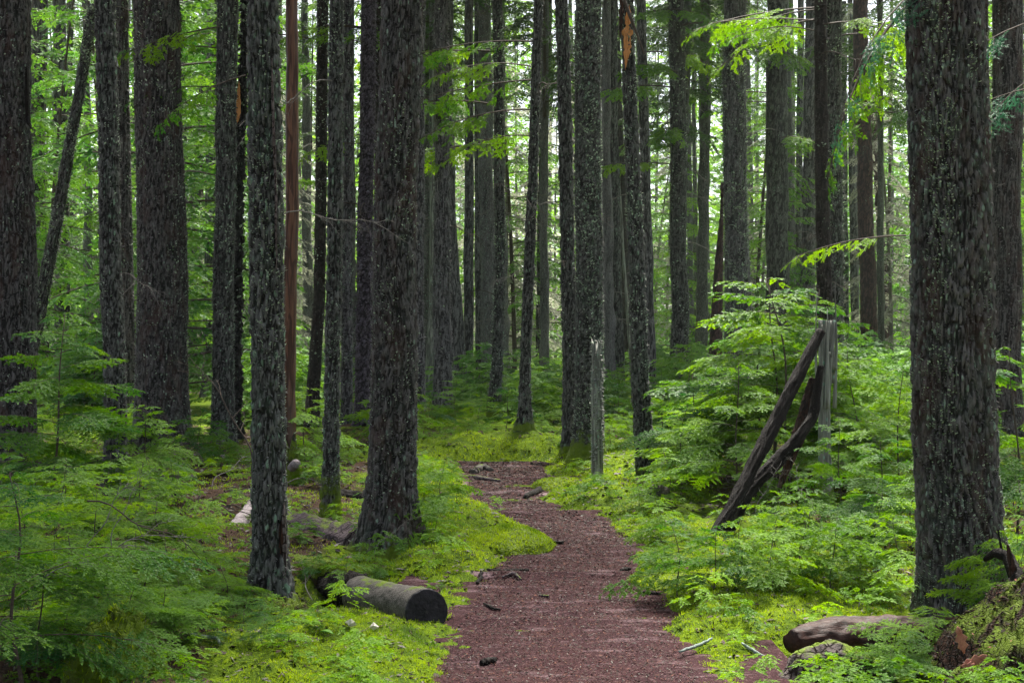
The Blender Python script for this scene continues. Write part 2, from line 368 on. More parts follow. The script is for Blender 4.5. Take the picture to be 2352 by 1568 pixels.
def resample(P, n):
    P = np.asarray(P, float); d = np.concatenate([[0], np.cumsum(np.linalg.norm(np.diff(P, axis=0), axis=1))]); t = np.linspace(0, d[-1], n)
    return np.stack([np.interp(t, d, P[:, k]) for k in range(P.shape[1])], -1)
def smooth_curve(P, n):
    P = resample(P, n)
    for _ in range(max(1, n // 12)):
        P[1:-1] = (P[:-2] + P[1:-1] * 2 + P[2:]) / 4
    return P

# ------------------------------------------------------------ trunks
BK = {  # kind: plate width m, vertical stretch, depth (fraction of plate width), material
    'fur': (.023, .19, .85, M_FUR), 'furl': (.023, .22, .8, M_FURL), 'grey': (.026, .15, .35, M_GREY), 'scale': (.05, .75, .34, M_SCALE),
    'lscale': (.045, .8, .30, M_FURL), 'strip': (.022, .06, .35, M_FUR), 'dark': (.03, .16, .35, M_DARK), 'red': (.045, .4, .35, M_RED),
    'shag': (.05, .55, .85, M_SHAG), 'pale': (.03, .05, .18, M_PALE), 'pole': (.05, .06, .12, M_POLE)}
def trunk_mesh(name, ctrl, D, kind, parent, seed, top_h, base_z, flare=.45, moss=0.0, lichen=.5, px0=None):
    """ctrl: (px, py, w) in picture units, top first. The mesh lives in its parent's frame (origin at the foot)."""
    pw, st, dep, mat = BK[kind]
    c = [(W(px, py, D), w * .5 * D / FP) for px, py, w in ctrl]
    c = sorted(c, key=lambda t: t[0][2])
    z = np.array([q[0][2] for q in c]); x = np.array([q[0][0] for q in c]); r = np.array([q[1] for q in c])
    ox, oz = px0, base_z
    z_vis = W(0, -30, D)[2]; pxm = D / (FP / 2.2969)            # metres per render pixel
    rb = r[0]
    seg = int(np.clip(2 * np.pi * rb / (pxm * 1.25), 14, 230)); dz = max(pxm * 1.6, .012)
    z_end_vis = min(z_vis, top_h)
    zz = np.concatenate([np.arange(-.25, z_end_vis, dz), np.linspace(z_end_vis + .1, top_h, 14) if top_h > z_end_vis + .3 else [z_end_vis + .05]])
    sl = (x[-1] - x[-2]) / (z[-1] - z[-2]) if len(z) > 1 else 0
    xx = np.interp(zz, z, x); above = zz > z[-1]; xx[above] = x[-1] + (zz[above] - z[-1]) * sl * .6
    sb = (x[1] - x[0]) / (z[1] - z[0]); bl = zz < z[0]; xx[bl] = x[0] + (zz[bl] - z[0]) * sb
    rr = np.interp(zz, z, r); rr[above] = r[-1] * np.clip(1 - (zz[above] - z[-1]) / (26 - z[-1] + 4), .1, 1)
    xx = xx + (vnoise(zz * .8, 0 * zz, 0 * zz, seed) - .5) * rb * .22
    zl = zz - oz
    th = np.linspace(0, 2 * np.pi, seg, endpoint=False)
    TH, ZZ = np.meshgrid(th, zz); RR = np.repeat(rr[:, None], seg, 1); ZL = ZZ - oz
    ct, sn = np.cos(TH), np.sin(TH)
    lob = .5 + .5 * np.cos(TH * (3 + seed % 3) + seed) * .6 + (vnoise(ct * 2 + 9, sn * 2, 0 * TH, seed + 5) - .5)
    RR = RR * (1 + flare * np.exp(-np.clip(ZL, -.1, 9) / (.16 + rb * .5)) * (.35 + lob))
    RR = RR * (1 + .10 * (vnoise(ct * 1.3, sn * 1.3, ZZ * .7, seed + 7) - .5) + .06 * (vnoise(ct * 3, sn * 3, ZZ * .25, seed + 8) - .5))
    pwe = max(pw, pxm * 2.6); q = 1.0 / pwe
    sx, sy = ct * rb, sn * rb
    wx = (vnoise(sx * 9, sy * 9, ZZ * 3, seed + 1) - .5) * 1.6; wy = (vnoise(sx * 9, sy * 9, ZZ * 3, seed + 2) - .5) * 1.6
    f1, f2, cid = worley(sx * q + wx, sy * q + wy, ZZ * q * st + wx * .5 + (0 if kind != 'scale' else 0), seed)
    cre = sstep(.0, .34, f2 - f1); fn = fbm(sx * q * 2.5, sy * q * 2.5, ZZ * q * st * 2.5, seed + 4, 3)
    dm = dep * pw
    disp = (cre * (.45 + .75 * cid) - .6) * dm + (fn - .5) * dm * .6 - (1 - np.abs(2 * vnoise(sx * q * 1.7 + wx, sy * q * 1.7 + wy, ZZ * q * st * .5, seed + 9) - 1))**4 * dm * .9
    if kind in ('scale', 'lscale', 'shag', 'red'): disp = disp + dm * .9 * cre * (f1 * .8) * np.sign(np.sin(cid * 40))
    RR = RR + disp
    if top_h < 3:      # broken off: a ragged rim
        rim = top_h - oz - .02 - .30 * vnoise(ct * 2.5 + seed, sn * 2.5, 0 * TH, seed) - .08 * vnoise(ct * 9, sn * 9, 0 * TH, seed + 3); ZL = np.minimum(ZL, rim)
    V = np.stack([xx[:, None] + ct * RR - ox, sn * RR, ZL], -1).reshape(-1, 3)
    n = len(zz); i = np.arange(n * seg).reshape(n, seg); j = np.roll(i, -1, 1)
    F = np.stack([i[:-1], j[:-1], j[1:], i[1:]], -1).reshape(-1, 4)
    V = np.concatenate([V, [[xx[-1] - ox, 0, (zl[-1] + rr[-1] * .3) if top_h >= 3 else zl[-1] - .3]]])
    T = np.stack([i[-1], j[-1], np.full(seg, len(V) - 1)], -1)
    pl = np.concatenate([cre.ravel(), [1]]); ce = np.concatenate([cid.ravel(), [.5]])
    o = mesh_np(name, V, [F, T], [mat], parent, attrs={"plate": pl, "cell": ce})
    o["moss_height"] = float(moss); o["lichen"] = float(lichen)
    # foliose lichen tufts and loose bark flakes standing off the trunk
    if D < 34 and lichen > -1 and kind != 'pole':
        gl = np.random.default_rng(seed + 77); lo = max(.02, moss * .8); hi = z_end_vis - oz
        area = 2 * np.pi * rb * (hi - lo); big_ = {'shag': 2.2, 'scale': 1.6}.get(kind, 1.0) * max(1, D / 9)
        def flakes(nm, cnt, size, mat_, down):
            ir = gl.integers(0, n, cnt * 3); ic = gl.integers(0, seg, cnt * 3); q = V[ir * seg + ic]
            ok = (q[:, 2] > lo) & (q[:, 2] < hi); pn = fbm(q[:, 0] * 5 + seed, q[:, 1] * 5, q[:, 2] * 1.6, seed, 3)
            ok &= gl.random(len(q)) < sstep(.44, .60, pn) * (.25 + .75 * (pl_[ir * seg + ic] > .5)) if down == 0 else ok
            q = q[ok][:cnt]; ic = ic[ok][:cnt]; k = len(q)
            if k < 3: return
            th_ = th[ic] + gl.normal(0, .35, k); out_ = np.stack([np.cos(th_), np.sin(th_), 0 * th_], -1); tg_ = np.stack([-np.sin(th_), np.cos(th_), 0 * th_], -1)
            L_ = size * gl.uniform(.5, 1.5, k)[:, None]; w_ = L_ * gl.uniform(.3, .7, k)[:, None]; o_ = gl.uniform(.15, .75, k)[:, None]
            up_ = np.array([0, 0, -1.]) if down else np.array([0, 0, 1.]) 
            d_ = up_ * (1 - o_) + out_ * o_ + tg_ * gl.normal(0, .35, k)[:, None]; b0 = q - out_ * .003
            Vq = np.stack([b0, b0 + d_ * L_ * .6 + tg_ * w_ * .6, b0 + d_ * L_ + out_ * .3 * L_, b0 + d_ * L_ * .6 - tg_ * w_ * .6], 1).reshape(-1, 3)
            mesh_np(nm, Vq, np.arange(len(Vq)).reshape(-1, 4), [mat_], parent, smooth=False, attrs={"tone": np.repeat(gl.random(k), 4), "plate": np.ones(len(Vq)), "cell": np.repeat(gl.random(k), 4)})["kind"] = "stuff"
        pl_ = pl
        flakes("bark_flakes", int(area * 1700 / big_**1.6), .019 * big_, mat, 1)
        if lichen > -.4: flakes("lichen", int(area * 1500 * max(.05, lichen + .05) / big_**1.4), .0155 * big_, M_LICHT, 0)
    return o, (lambda zq: (float(np.interp(zq, zz, xx)) - ox, float(np.interp(zq, zz, rr))))

# ------------------------------------------------------------ foliage
def needles(S, Dr, N, L, sp, nl, nw, g, ang=58, droop=.25):
    """S start, Dr unit dir, N plane normal, L length per twig -> diamond quads in two rows along each twig"""
    S, Dr, N, L = map(np.asarray, (S, Dr, N, L))
    cnt = np.maximum(1, (L / sp).astype(int)); idx = np.repeat(np.arange(len(S)), cnt)
    k = np.concatenate([np.arange(c) for c in cnt]) if len(cnt) else np.zeros(0)
    t = (k + .5 + g.uniform(-.3, .3, len(k))) / cnt[idx]
    base = S[idx] + Dr[idx] * (t * L[idx])[:, None]; base[:, 2] -= droop * (t * L[idx])**2
    side = np.cross(N, Dr)
    out = []
    for sgn in (-1, 1):
        a = np.radians(ang) * (1 - .45 * t**2) + g.normal(0, .16, len(t))
        d = Dr[idx] * np.cos(a)[:, None] + side[idx] * (sgn * np.sin(a))[:, None] + N[idx] * g.normal(0.0, .16, len(t))[:, None]
        w = np.cross(N[idx] + g.normal(0, .45, (len(t), 3)), d); w /= np.linalg.norm(w, axis=1, keepdims=True) + 1e-9
        l = (nl * g.uniform(.7, 1.15, len(t)) * (1 - .35 * t))[:, None]; ww = nw * g.uniform(.8, 1.2, len(t))[:, None]
        out.append(np.stack([base, base + d * l * .5 + w * ww * .5, base + d * l, base + d * l * .5 - w * ww * .5], 1))
    # terminal one
    tip = S + Dr * L[:, None]; tip[:, 2] -= droop * L**2; w = np.cross(N, Dr)
    out.append(np.stack([tip, tip + Dr * nl * .5 + w * nw * .5, tip + Dr * nl, tip + Dr * nl * .5 - w * nw * .5], 1))
    return np.concatenate(out).reshape(-1, 3)
LODS = {  # side spacing, sub spacing (0 = none), needle spacing, length, width, bare fraction
    'near': (.036, .024, .0046, .018, .0054), 'mid': (.056, .042, .010, .034, .014), 'far': (.085, 0, .022, .10, .034), 'huge': (.15, 0, .045, .16, .055), 'nearb': (.040, .030, .0072, .020, .0072)}
def branch(g, p0, az, elev, L, droop, lod, tw, wood, wood_r, kfan=.42, bare=.12, fill=1.0):
    sp1, sp2, *_ = LODS[lod]
    h = np.array([math.cos(az), math.sin(az), 0]); sd = np.array([-h[1], h[0], 0])
    n = max(3, int(L / sp1)); bend = g.normal(0, .12)
    roll = g.normal(0, .28)
    def pt(s): return p0 + h * (L * s) + sd * (bend * L * s * s) + np.array([0, 0, L * (math.tan(elev) * s - droop * s * s)])
    def tg(s):
        t = h * L + sd * (2 * bend * L * s) + np.array([0, 0, L * (math.tan(elev) - 2 * droop * s)]); return t / np.linalg.norm(t)
    axis = [pt(s) for s in np.linspace(0, 1, 7)]
    wood.append((axis, wood_r))
    for k in range(n):
        s = bare + (1 - bare) * (k + g.uniform(.1, .9)) / n
        if g.random() > fill: continue
        T = tg(s); sgn = 1 if k % 2 else -1
        Nn = np.cross(T, sd); Nn = Nn if Nn[2] > 0 else -Nn; Nn = Nn + sd * roll; Nn /= np.linalg.norm(Nn)
        S2 = np.cross(Nn, T)
        l1 = L * kfan * (1 - s)**.75 * (min(1, (s - bare + .12) * 4)) * g.uniform(.65, 1.15) + sp1 * .8
        a = math.radians(g.uniform(44, 64)); d = T * math.cos(a) + S2 * sgn * math.sin(a); d[2] -= .18 + .2 * l1 / L + g.uniform(-.05, .22); d /= np.linalg.norm(d)
        p = pt(s); N1 = Nn + g.normal(0, .25, 3); N1 -= d * np.dot(N1, d); N1 /= np.linalg.norm(N1)
        tw.append((p, d, N1, l1))
        if l1 > sp1 * 2.5 and lod != 'huge': wood.append(([p, p + d * l1 * .5, p + d * l1 * .95 - np.array([0, 0, .22 * l1 * l1])], wood_r * .4))
        if sp2:
            m2 = int(l1 / sp2)
            for q in range(1, m2):
                s2 = q / m2; l2 = l1 * .42 * (1 - s2) * g.uniform(.6, 1.2) + sp2 * .5
                if l2 < sp2 * .7: continue
                a2 = math.radians(g.uniform(42, 60)) * (1 if q % 2 else -1); S3 = np.cross(N1, d)
                d2 = d * math.cos(a2) + S3 * math.sin(a2); d2[2] -= g.uniform(0, .10); d2 /= np.linalg.norm(d2)
                pp = p + d * (l1 * s2); pp = pp - np.array([0, 0, .25 * (l1 * s2)**2])
                N2 = N1 - d2 * np.dot(N1, d2); N2 /= np.linalg.norm(N2); tw.append((pp, d2, N2, l2))
    e = pt(1); T = tg(1); Nn = np.cross(T, sd); Nn = Nn if Nn[2] > 0 else -Nn
    tw.append((pt(.75), tg(.9), Nn / np.linalg.norm(Nn), L * .25))
def twigs_to_quads(g, tw, lod):
    _, _, sp, nl, nw = LODS[lod]
    V = needles([t[0] for t in tw], [t[1] for t in tw], [t[2] for t in tw], [t[3] for t in tw], sp, nl, nw, g)
    return V, np.arange(len(V)).reshape(-1, 4)
def wood_arrays(wood, seg=4):
    parts = []
    for ax, r in wood:
        n = len(ax); R = np.linspace(r, r * .3, n)
        v, f, t, _ = tube_arrays(np.array(ax), R, seg, False); parts.append((v, f, t))
    return merge(parts)
def tone_of(V, g):   # slow colour drift over a plant: one value per leaf
    q = V.reshape(-1, 4, 3).mean(1); t = vnoise(q[:, 0] * 3, q[:, 1] * 3, q[:, 2] * 3, 3) * .7 + g.random(len(q)) * .3
    return np.repeat(t, 4)
def plant_meshes(name, seed, Hh, spread, nb, lod, leafm, woodm, low=.12, elev=(.0, .35), droop=(.25, .5), stem_r=.012, join=False, fill=1.0, kfan=.42, shape=1.0, stemh=None, dead=0):
    g = np.random.default_rng(seed); tw, wood = [], []
    lean = g.normal(0, .05, 2) * Hh
    def st(z): s = z / Hh; return np.array([lean[0] * s * s + .02 * math.sin(s * 9 + seed), lean[1] * s * s + .02 * math.cos(s * 7 + seed), z])
    for k in range(nb):
        u = (k + g.uniform(0, 1)) / nb; z = Hh * (low + (1 - low) * u)
        L = spread * ((1 - u)**.55 * .85 + .14) ** shape * g.uniform(.65, 1.15)
        if u < .15: L *= .8
        az = k * 2.399 + g.normal(0, .5)
        branch(g, st(z), az, g.uniform(*elev), L, g.uniform(*droop) * (.6 + .5 * min(1, L)) , lod, tw, wood, max(.0018, stem_r * .33 * (1 - u * .6)), kfan=kfan, fill=fill)
    # drooping leader
    top = st(Hh); dv = np.array([math.cos(seed), math.sin(seed), -.2])
    branch(g, top, seed, .5, max(.12, Hh * .1), .9, lod, tw, wood, stem_r * .2)
    V, F = twigs_to_quads(g, tw, lod); tn = tone_of(V, g)
    P = np.array([st(z) for z in np.linspace(-.1, Hh, 12)]); R = np.linspace(stem_r, stem_r * .25, 12); R[0] *= 1.3
    v1, f1, t1, _ = tube_arrays(P, R, 8, True); wv, wf = wood_arrays(wood)
    SV, SF = merge([(v1, f1, t1), (wv, wf[0], wf[1])])
    if join:
        AV = np.concatenate([V, SV]); fl = [F, SF[0] + len(V), SF[1] + len(V)]
        mi = np.concatenate([np.zeros(len(F)), np.ones(len(SF[0]) + len(SF[1]))])
        return mesh_np(name, AV, fl, [leafm, woodm], smooth=False, mat_idx=mi, attrs={"tone": np.concatenate([tn, np.full(len(SV), .5)])}, link=False)
    return (mesh_np(name + "_foliage", V, F, [leafm], smooth=False, attrs={"tone": tn}, link=False), mesh_np(name + "_stem", SV, SF, [woodm], link=False))
def bough_mesh(name, seed, L, lod, leafm, droop=.25, elev=.12, fill=.9, kfan=.36, bare=.18, r=.02):
    g = np.random.default_rng(seed); tw, wood = [], []
    # a bough: main axis with side boughs, each feathered
    h = np.array([1., 0, 0]); n = int(L / .14)
    def pt(s): return np.array([L * s, math.sin(s * 3 + seed) * .06 * L, L * (elev * s - droop * s * s)])
    wood.append(([pt(s) for s in np.linspace(0, 1, 9)], r))
    for k in range(n):
        s = bare + (1 - bare) * (k + g.uniform(0, 1)) / n
        sg = 1 if k % 2 else -1; l = L * kfan * (1 - s)**.6 * g.uniform(.5, 1.2) + .08
        if g.random() > fill: continue
        branch(g, pt(s), sg * math.radians(g.uniform(35, 65)), -droop * s - .05 + g.normal(0, .1), l, g.uniform(.15, .5), lod, tw, wood, r * .25, bare=.08)
    branch(g, pt(.9), g.normal(0, .1), -droop, L * .2, .4, lod, tw, wood, r * .25, bare=.05)
    V, F = twigs_to_quads(g, tw, lod); tn = tone_of(V, g); wv, wf = wood_arrays(wood)
    AV = np.concatenate([V, wv]); fl = [F, wf[0] + len(V)]
    return mesh_np(name, AV, fl, [leafm, M_TWIG], smooth=False, mat_idx=np.concatenate([np.zeros(len(F)), np.ones(len(wf[0]))]), attrs={"tone": np.concatenate([tn, np.full(len(wv), .5)])}, link=False)
def snag_branch_mesh(name, seed, L, r, mat, sub=8, droop=.3):
    g = np.random.default_rng(seed); wood = []
    def pt(s): return np.array([L * s, math.sin(s * 4 + seed) * .08 * L, L * (.1 * s - droop * s * s) + .03 * L * math.sin(s * 11)])
    wood.append(([pt(s) for s in np.linspace(0, 1, 12)], r))
    for k in range(sub):
        s = g.uniform(.25, .97); a = g.uniform(.4, 1.1) * (1 if k % 2 else -1); l = L * g.uniform(.12, .4) * (1.1 - s)**.5
        d = np.array([math.cos(a), math.sin(a), g.uniform(-.5, .25)]); p = pt(s)
        e = [p, p + d * l * .5 + g.normal(0, .04 * l, 3), p + d * l + np.array([0, 0, -.25 * l])]
        wood.append((e, r * .45))
        for _ in range(3):
            q = e[1] * .5 + e[2] * .5; dd = d + g.normal(0, .6, 3); wood.append(([q, q + dd * l * .25], r * .22))
    V, F = wood_arrays(wood, 5); return mesh_np(name, V, F, [mat], link=False)

CROWN = [plant_meshes("crown_mesh", 500 + i, 13, 3.3, 70, 'huge', M_LEAFD, M_TWIG, low=.02, elev=(-.1, .25), droop=(.12, .3), stem_r=.05, join=True, kfan=.40) for i in range(2)]
SNAGB = [snag_branch_mesh("dead_branch_mesh", 600 + i, 1.0, .007, M_TWIG, 7 + i * 2, .25 + .1 * i) for i in range(3)]
SNAGBP = [snag_branch_mesh("pale_branch_mesh", 610 + i, 1.0, .006, M_TWIGP, 12, .3) for i in range(2)]
BOUGH = [bough_mesh("bough_mesh", 700 + i, 2.2, 'far', M_LEAFB if i % 2 else M_LEAF, droop=.18 + .07 * i, fill=.95) for i in range(4)]
BOUGHN = [bough_mesh("near_bough_mesh", 720 + i, 1.5, 'mid', M_LEAF, droop=.2 + .1 * i, r=.012) for i in range(3)]

TREES = []      # (px at mid height, D, short name) for labels
def tree(name, label, ctrl, kind, base=None, D=None, flare=.45, moss=.0, lichen=.5, top_h=None, crown=True, group="standing conifers of the forest", short=None, cat="tree", dead=3, deadm=None, boughs=(), seed=None):
    """ctrl: top-first (px, py, w); the last is the foot"""
    bx, by, bw = ctrl[-1]
    if D is None: D = CAM_H * FP / (by - 784.0)
    X0 = (bx - 1176) * D / FP; z0 = gz(X0, D)
    seed = seed if seed is not None else int(bx * 7 + by) % 9973
    r = empty(name, (X0, D, z0)); tag(r, label, cat, group)
    g = random.Random(seed)
    th = top_h if top_h else g.uniform(17, 22)
    t, at = trunk_mesh("trunk", ctrl, D, kind, r, seed, th, z0, flare, moss, lichen, X0)
    if crown and (D > 20 or bx < 700 or g.random() < .35):
        zc = max(W(0, 0, D)[2] + 1.0, g.uniform(8.5, 11)); cx, _ = at(zc)
        obj_of("crown", CROWN[seed % 2], r, (cx, 0, zc - z0), (0, 0, g.uniform(0, 6.28)), g.uniform(.8, 1.1))
    vis_top = W(0, 0, D)[2]
    for k in range(dead):
        zq = g.uniform(.25, 1.0) * min(vis_top, th) ; zq = max(zq, 1.2)
        x, rad = at(zq); a = g.uniform(0, 6.28)
        me = (SNAGBP if deadm == 'pale' or (deadm is None and g.random() < .3) else SNAGB)[g.randrange(2)]
        obj_of("dead_branch", me, r, (x + math.cos(a) * rad * .7, math.sin(a) * rad * .7, zq - z0), (g.uniform(-.3, .3), g.uniform(-.1, .5), a), g.uniform(.5, 1.2) * min(1.5, .6 + D / 40))
    for (py, a, sc, kk) in boughs:
        zq = CAM_H - (py - 784) * D / FP; x, rad = at(zq); a = math.radians(a)
        me = BOUGHN[kk % 3] if D < 26 else BOUGH[kk % 4]
        obj_of("bough", me, r, (x + math.cos(a) * rad * .7, math.sin(a) * rad * .7, zq - z0), (g.uniform(-.15, .15), g.uniform(-.05, .15), a), sc)
    TREES.append((np.interp(700, sorted([c[1] for c in ctrl]), [c[0] for c in sorted(ctrl, key=lambda c: c[1])]), D, short or label, ctrl, r))
    return r, t, at

T = tree
T("broad_conifer", "broad dark trunk with deep vertical furrows at the left edge of the photo", [(18, 0, 108), (20, 600, 116), (22, 1130, 122)], 'fur', lichen=.1, short="broad trunk at the left edge", dead=0)
T("cedar_tree", "grey cedar trunk half hidden behind the broad furrowed trunk at the left edge", [(90, 0, 36), (86, 400, 34), (92, 900, 42)], 'strip', lichen=.4, short="half hidden grey cedar", dead=2)
T("leaning_conifer", "slim bare trunk leaning right, crossing in front of two upright trunks at far left", [(222, -20, 24), (152, 380, 27), (88, 740, 32), (30, 985, 36)], 'furl', D=24.5, lichen=.7, short="leaning slim trunk", crown=False, dead=1, top_h=5.5 + 2, cat="leaning tree")
T("hemlock_tree", "straight dark trunk just right of the slim leaning one", [(136, 0, 30), (141, 450, 34), (144, 888, 38)], 'furl', lichen=.2, short="dark trunk behind the leaning one", dead=3, boughs=((60, 200, .9, 0), (150, -20, 1., 1), (300, 190, .9, 2), (330, -30, 1.0, 3)))
T("hemlock_tree", "thinnest dark trunk between the leaning trunk and the two joined trunks", [(160, 300, 17), (168, 560, 19), (176, 845, 23)], 'dark', short="thin dark trunk", dead=5)
T("conifer_tree", "slim dark green flecked trunk, front one of the close pair left of the huge trunk", [(243, 0, 47), (252, 500, 50), (270, 1150, 54)], 'furl', lichen=.35, short="flecked front trunk of the close pair", dead=1)
T("cedar_tree", "reddish stringy cedar trunk wedged behind, left of the huge trunk", [(279, 0, 30), (287, 500, 30), (298, 985, 34)], 'strip', lichen=.1, short="reddish wedged cedar", dead=1)
T("broad_conifer", "huge dark trunk left of the brown pole with torn black bark down its right edge", [(357, 0, 106), (366, 500, 112), (380, 1042, 122)], 'fur', lichen=.25, moss=.12, short="huge trunk with torn bark edge", dead=1)
T("hemlock_tree", "very thin upright trunk showing just right of the huge trunk", [(416, 0, 15), (424, 450, 16), (430, 880, 20)], 'furl', short="thin trunk beside the huge one", dead=5)
T("bent_conifer", "bluish grey trunk bending left towards its foot, in the gap right of huge trunk", [(478, 0, 18), (464, 280, 21), (446, 500, 24), (434, 880, 30)], 'grey', lichen=-.4, short="bent bluish trunk", dead=4, boughs=((120, 200, 1.2, 1), (70, 20, 1.6, 0)))
T("hemlock_tree", "slim grey speckled trunk pressed against the left side of a darker mid trunk", [(487, 0, 22), (482, 450, 24), (478, 915, 28)], 'grey', lichen=.2, short="grey speckled trunk", dead=2)
T("conifer_tree", "mid-sized brown grey trunk with a green lichen tuft, left of the black shaggy trunk", [(524, 0, 50), (518, 450, 48), (512, 1040, 52)], 'furl', lichen=.4, moss=.05, short="brown grey trunk with lichen tuft", dead=1, boughs=((110, 190, .9, 0), (200, 195, .8, 1)))
shag, _, _ = T("shaggy_dead_trunk", "black shaggy dead trunk with flaking bark and orange bare strip near its top", [(563, 0, 17), (556, 240, 24), (547, 420, 32), (541, 700, 32), (538, 1030, 36)], 'shag', lichen=.3, short="black shaggy trunk", dead=0, crown=False, cat="dead tree")
T("split_conifer", "lichen green split trunk standing on a dark root mound left of the cut log", [(602, 0, 70), (608, 520, 80), (618, 900, 78), (624, 1390, 80)], 'furl', lichen=.75, moss=.18, flare=1.5, short="split lichen green trunk", dead=1)
T("bare_pole", "smooth reddish brown barkless pole standing right of the split trunk", [(671, 0, 28), (672, 150, 29), (669, 260, 31), (670, 480, 31), (665, 640, 32), (666, 800, 31), (664, 975, 32)], 'pole', D=14.6, lichen=-1.5, flare=0, short="brown barkless pole", dead=0, crown=False, cat="dead tree")
T("mossy_stump", "short dark mossy stump carrying the foot of the brown pole", [(667, 985, 30), (668, 1040, 34), (670, 1135, 40)], 'dark', D=14.5, top_h=CAM_H - (975 - 784) * 14.5 / FP, moss=.5, flare=.3, crown=False, dead=0, cat="stump", group="broken stumps and snags", short="mossy stump under the pole")
T("hemlock_tree", "dark trunk curving left towards its foot, right of the brown pole", [(741, 0, 26), (738, 400, 26), (732, 700, 27), (712, 1010, 32)], 'dark', lichen=.3, short="curving dark trunk right of the pole", dead=6, boughs=((90, 200, 1.3, 0), (60, -10, 1.4, 2), (470, 10, .9, 1)))
T("mossy_conifer", "slim lichen flecked trunk with thick green moss around its foot", [(773, 0, 34), (767, 500, 36), (762, 900, 36), (757, 1198, 42)], 'furl', lichen=.55, moss=.42, short="slim trunk with mossy foot", dead=1)
T("hemlock_tree", "pale grey trunk half hidden between mossy footed trunk and purple scaly trunk", [(801, 0, 26), (799, 500, 26), (796, 1008, 28)], 'grey', lichen=.2, short="pale half hidden trunk", dead=1)
T("scaly_spruce", "purple scaly barked spruce trunk just left of the big centre left trunk", [(846, 0, 36), (841, 400, 37), (832, 1018, 40)], 'scale', lichen=-.5, short="purple scaly spruce", dead=1, boughs=((60, 180, .8, 1), (100, -120, .9, 0), (330, 200, .8, 2)))
T("hemlock_tree", "thin black trunk showing along the upper left edge of the big centre left trunk", [(870, 0, 14), (866, 400, 14), (858, 990, 16)], 'dark', short="thin black trunk", dead=1)
T("big_conifer", "big furrowed brown trunk left of the path with moss at its foot behind a log", [(925, 0, 95), (912, 400, 97), (903, 800, 103), (893, 1275, 112)], 'fur', lichen=.45, moss=.12, flare=.8, short="big furrowed trunk left of the path", dead=0)
T("hemlock_tree", "grey trunk with moss foot mostly hidden behind the big furrowed trunk, right side", [(966, 0, 22), (962, 600, 24), (960, 1002, 30)], 'grey', lichen=-.2, moss=.35, flare=.9, short="trunk hidden behind the big furrowed one", dead=3)
T("buttressed_conifer", "smooth grey brown trunk flaring to a wide base, left of the path's far bend", [(1022, 0, 34), (1025, 400, 40), (1036, 700, 50), (1044, 925, 60)], 'grey', flare=.25, lichen=-.3, moss=.18, short="trunk flaring to a wide base", dead=5)
T("hemlock_tree", "grey trunk with green foot standing right in front of the wide based trunk", [(1014, 0, 32), (1014, 500, 36), (1016, 968, 44)], 'grey', lichen=-.2, moss=.25, short="trunk in front of the wide based one", dead=2)
T("birch_snag", "thin pale lilac snag with peeling spots left of the wide based trunk", [(997, 300, 12), (992, 700, 14), (984, 928, 20)], 'pale', lichen=.2, short="thin pale lilac snag", dead=0, crown=False, top_h=9, cat="dead tree")
T("hemlock_tree", "slim bluish grey trunk just right of the wide based trunk", [(1078, 0, 20), (1078, 400, 22), (1076, 922, 26)], 'grey', lichen=.2, short="slim bluish trunk", dead=5)
T("hemlock_tree", "slim trunk with stubby side twigs, third to the right of the wide based trunk", [(1099, 0, 20), (1100, 400, 22), (1107, 908, 27)], 'grey', lichen=.1, short="slim stubby twigged trunk", dead=6)
T("mossy_conifer", "slim lichen grown trunk with moss boot, leaning slightly, left of the path's far end", [(1144, 0, 23), (1147, 350, 24), (1148, 600, 24), (1140, 850, 28), (1130, 968, 32)], 'furl', lichen=.5, moss=.38, short="slim trunk with moss boot", dead=4, boughs=((240, 190, 1.1, 1), (120, 185, 1.2, 0), (330, 170, 1.0, 2)))
T("hemlock_tree", "dark slender curved trunk with bright yellow moss at its foot where the path bends", [(1239, 0, 22), (1228, 300, 24), (1215, 600, 26), (1205, 850, 27), (1203, 1048, 28)], 'furl', lichen=.1, moss=.16, flare=.9, short="curved trunk with yellow moss foot", dead=5, boughs=((180, 172, 1.15, 0), (95, 190, 1.2, 3), (250, 185, 1.1, 1), (310, 160, .9, 2), (150, -160, 1.0, 1)))
T("hemlock_tree", "slim brown grey trunk close behind and right of the curved one", [(1257, 0, 22), (1248, 400, 23), (1241, 885, 27)], 'furl', lichen=-.1, short="brown grey trunk behind the curved one", dead=6, boughs=((60, 180, 1.4, 2), (520, 0, .8, 1)))
T("broken_snag", "thin pinkish white snag seen low between two slim trunks at centre", [(1262, 560, 11), (1262, 735, 13), (1262, 850, 15)], 'pale', lichen=-1, short="pinkish white snag", crown=False, dead=0, top_h=6.5, cat="dead tree")
T("conifer_tree", "dark bluish straight trunk touching the left side of the scaly lichen trunk", [(1291, 0, 32), (1299, 400, 34), (1308, 800, 36), (1312, 1062, 40)], 'furl', lichen=.15, moss=.1, short="dark bluish trunk", dead=1)
T("scaly_spruce", "stout scaly trunk coated in grey green lichen, behind the bleached snag", [(1352, 0, 60), (1352, 500, 62), (1354, 1078, 66)], 'lscale', lichen=.85, moss=.3, short="stout scaly lichen trunk", dead=0)
T("hemlock_tree", "dim brown trunk squeezed between the stout scaly trunk and a paler neighbour", [(1394, 0, 20), (1396, 500, 22), (1396, 890, 26)], 'fur', lichen=-.2, short="dim squeezed trunk", dead=1)
T("hemlock_tree", "grey brown trunk ending in bushes between scaly trunk and orange scarred trunk", [(1408, 150, 22), (1413, 500, 24), (1420, 918, 32)], 'furl', lichen=.2, short="grey brown trunk beside scarred tree", dead=2)
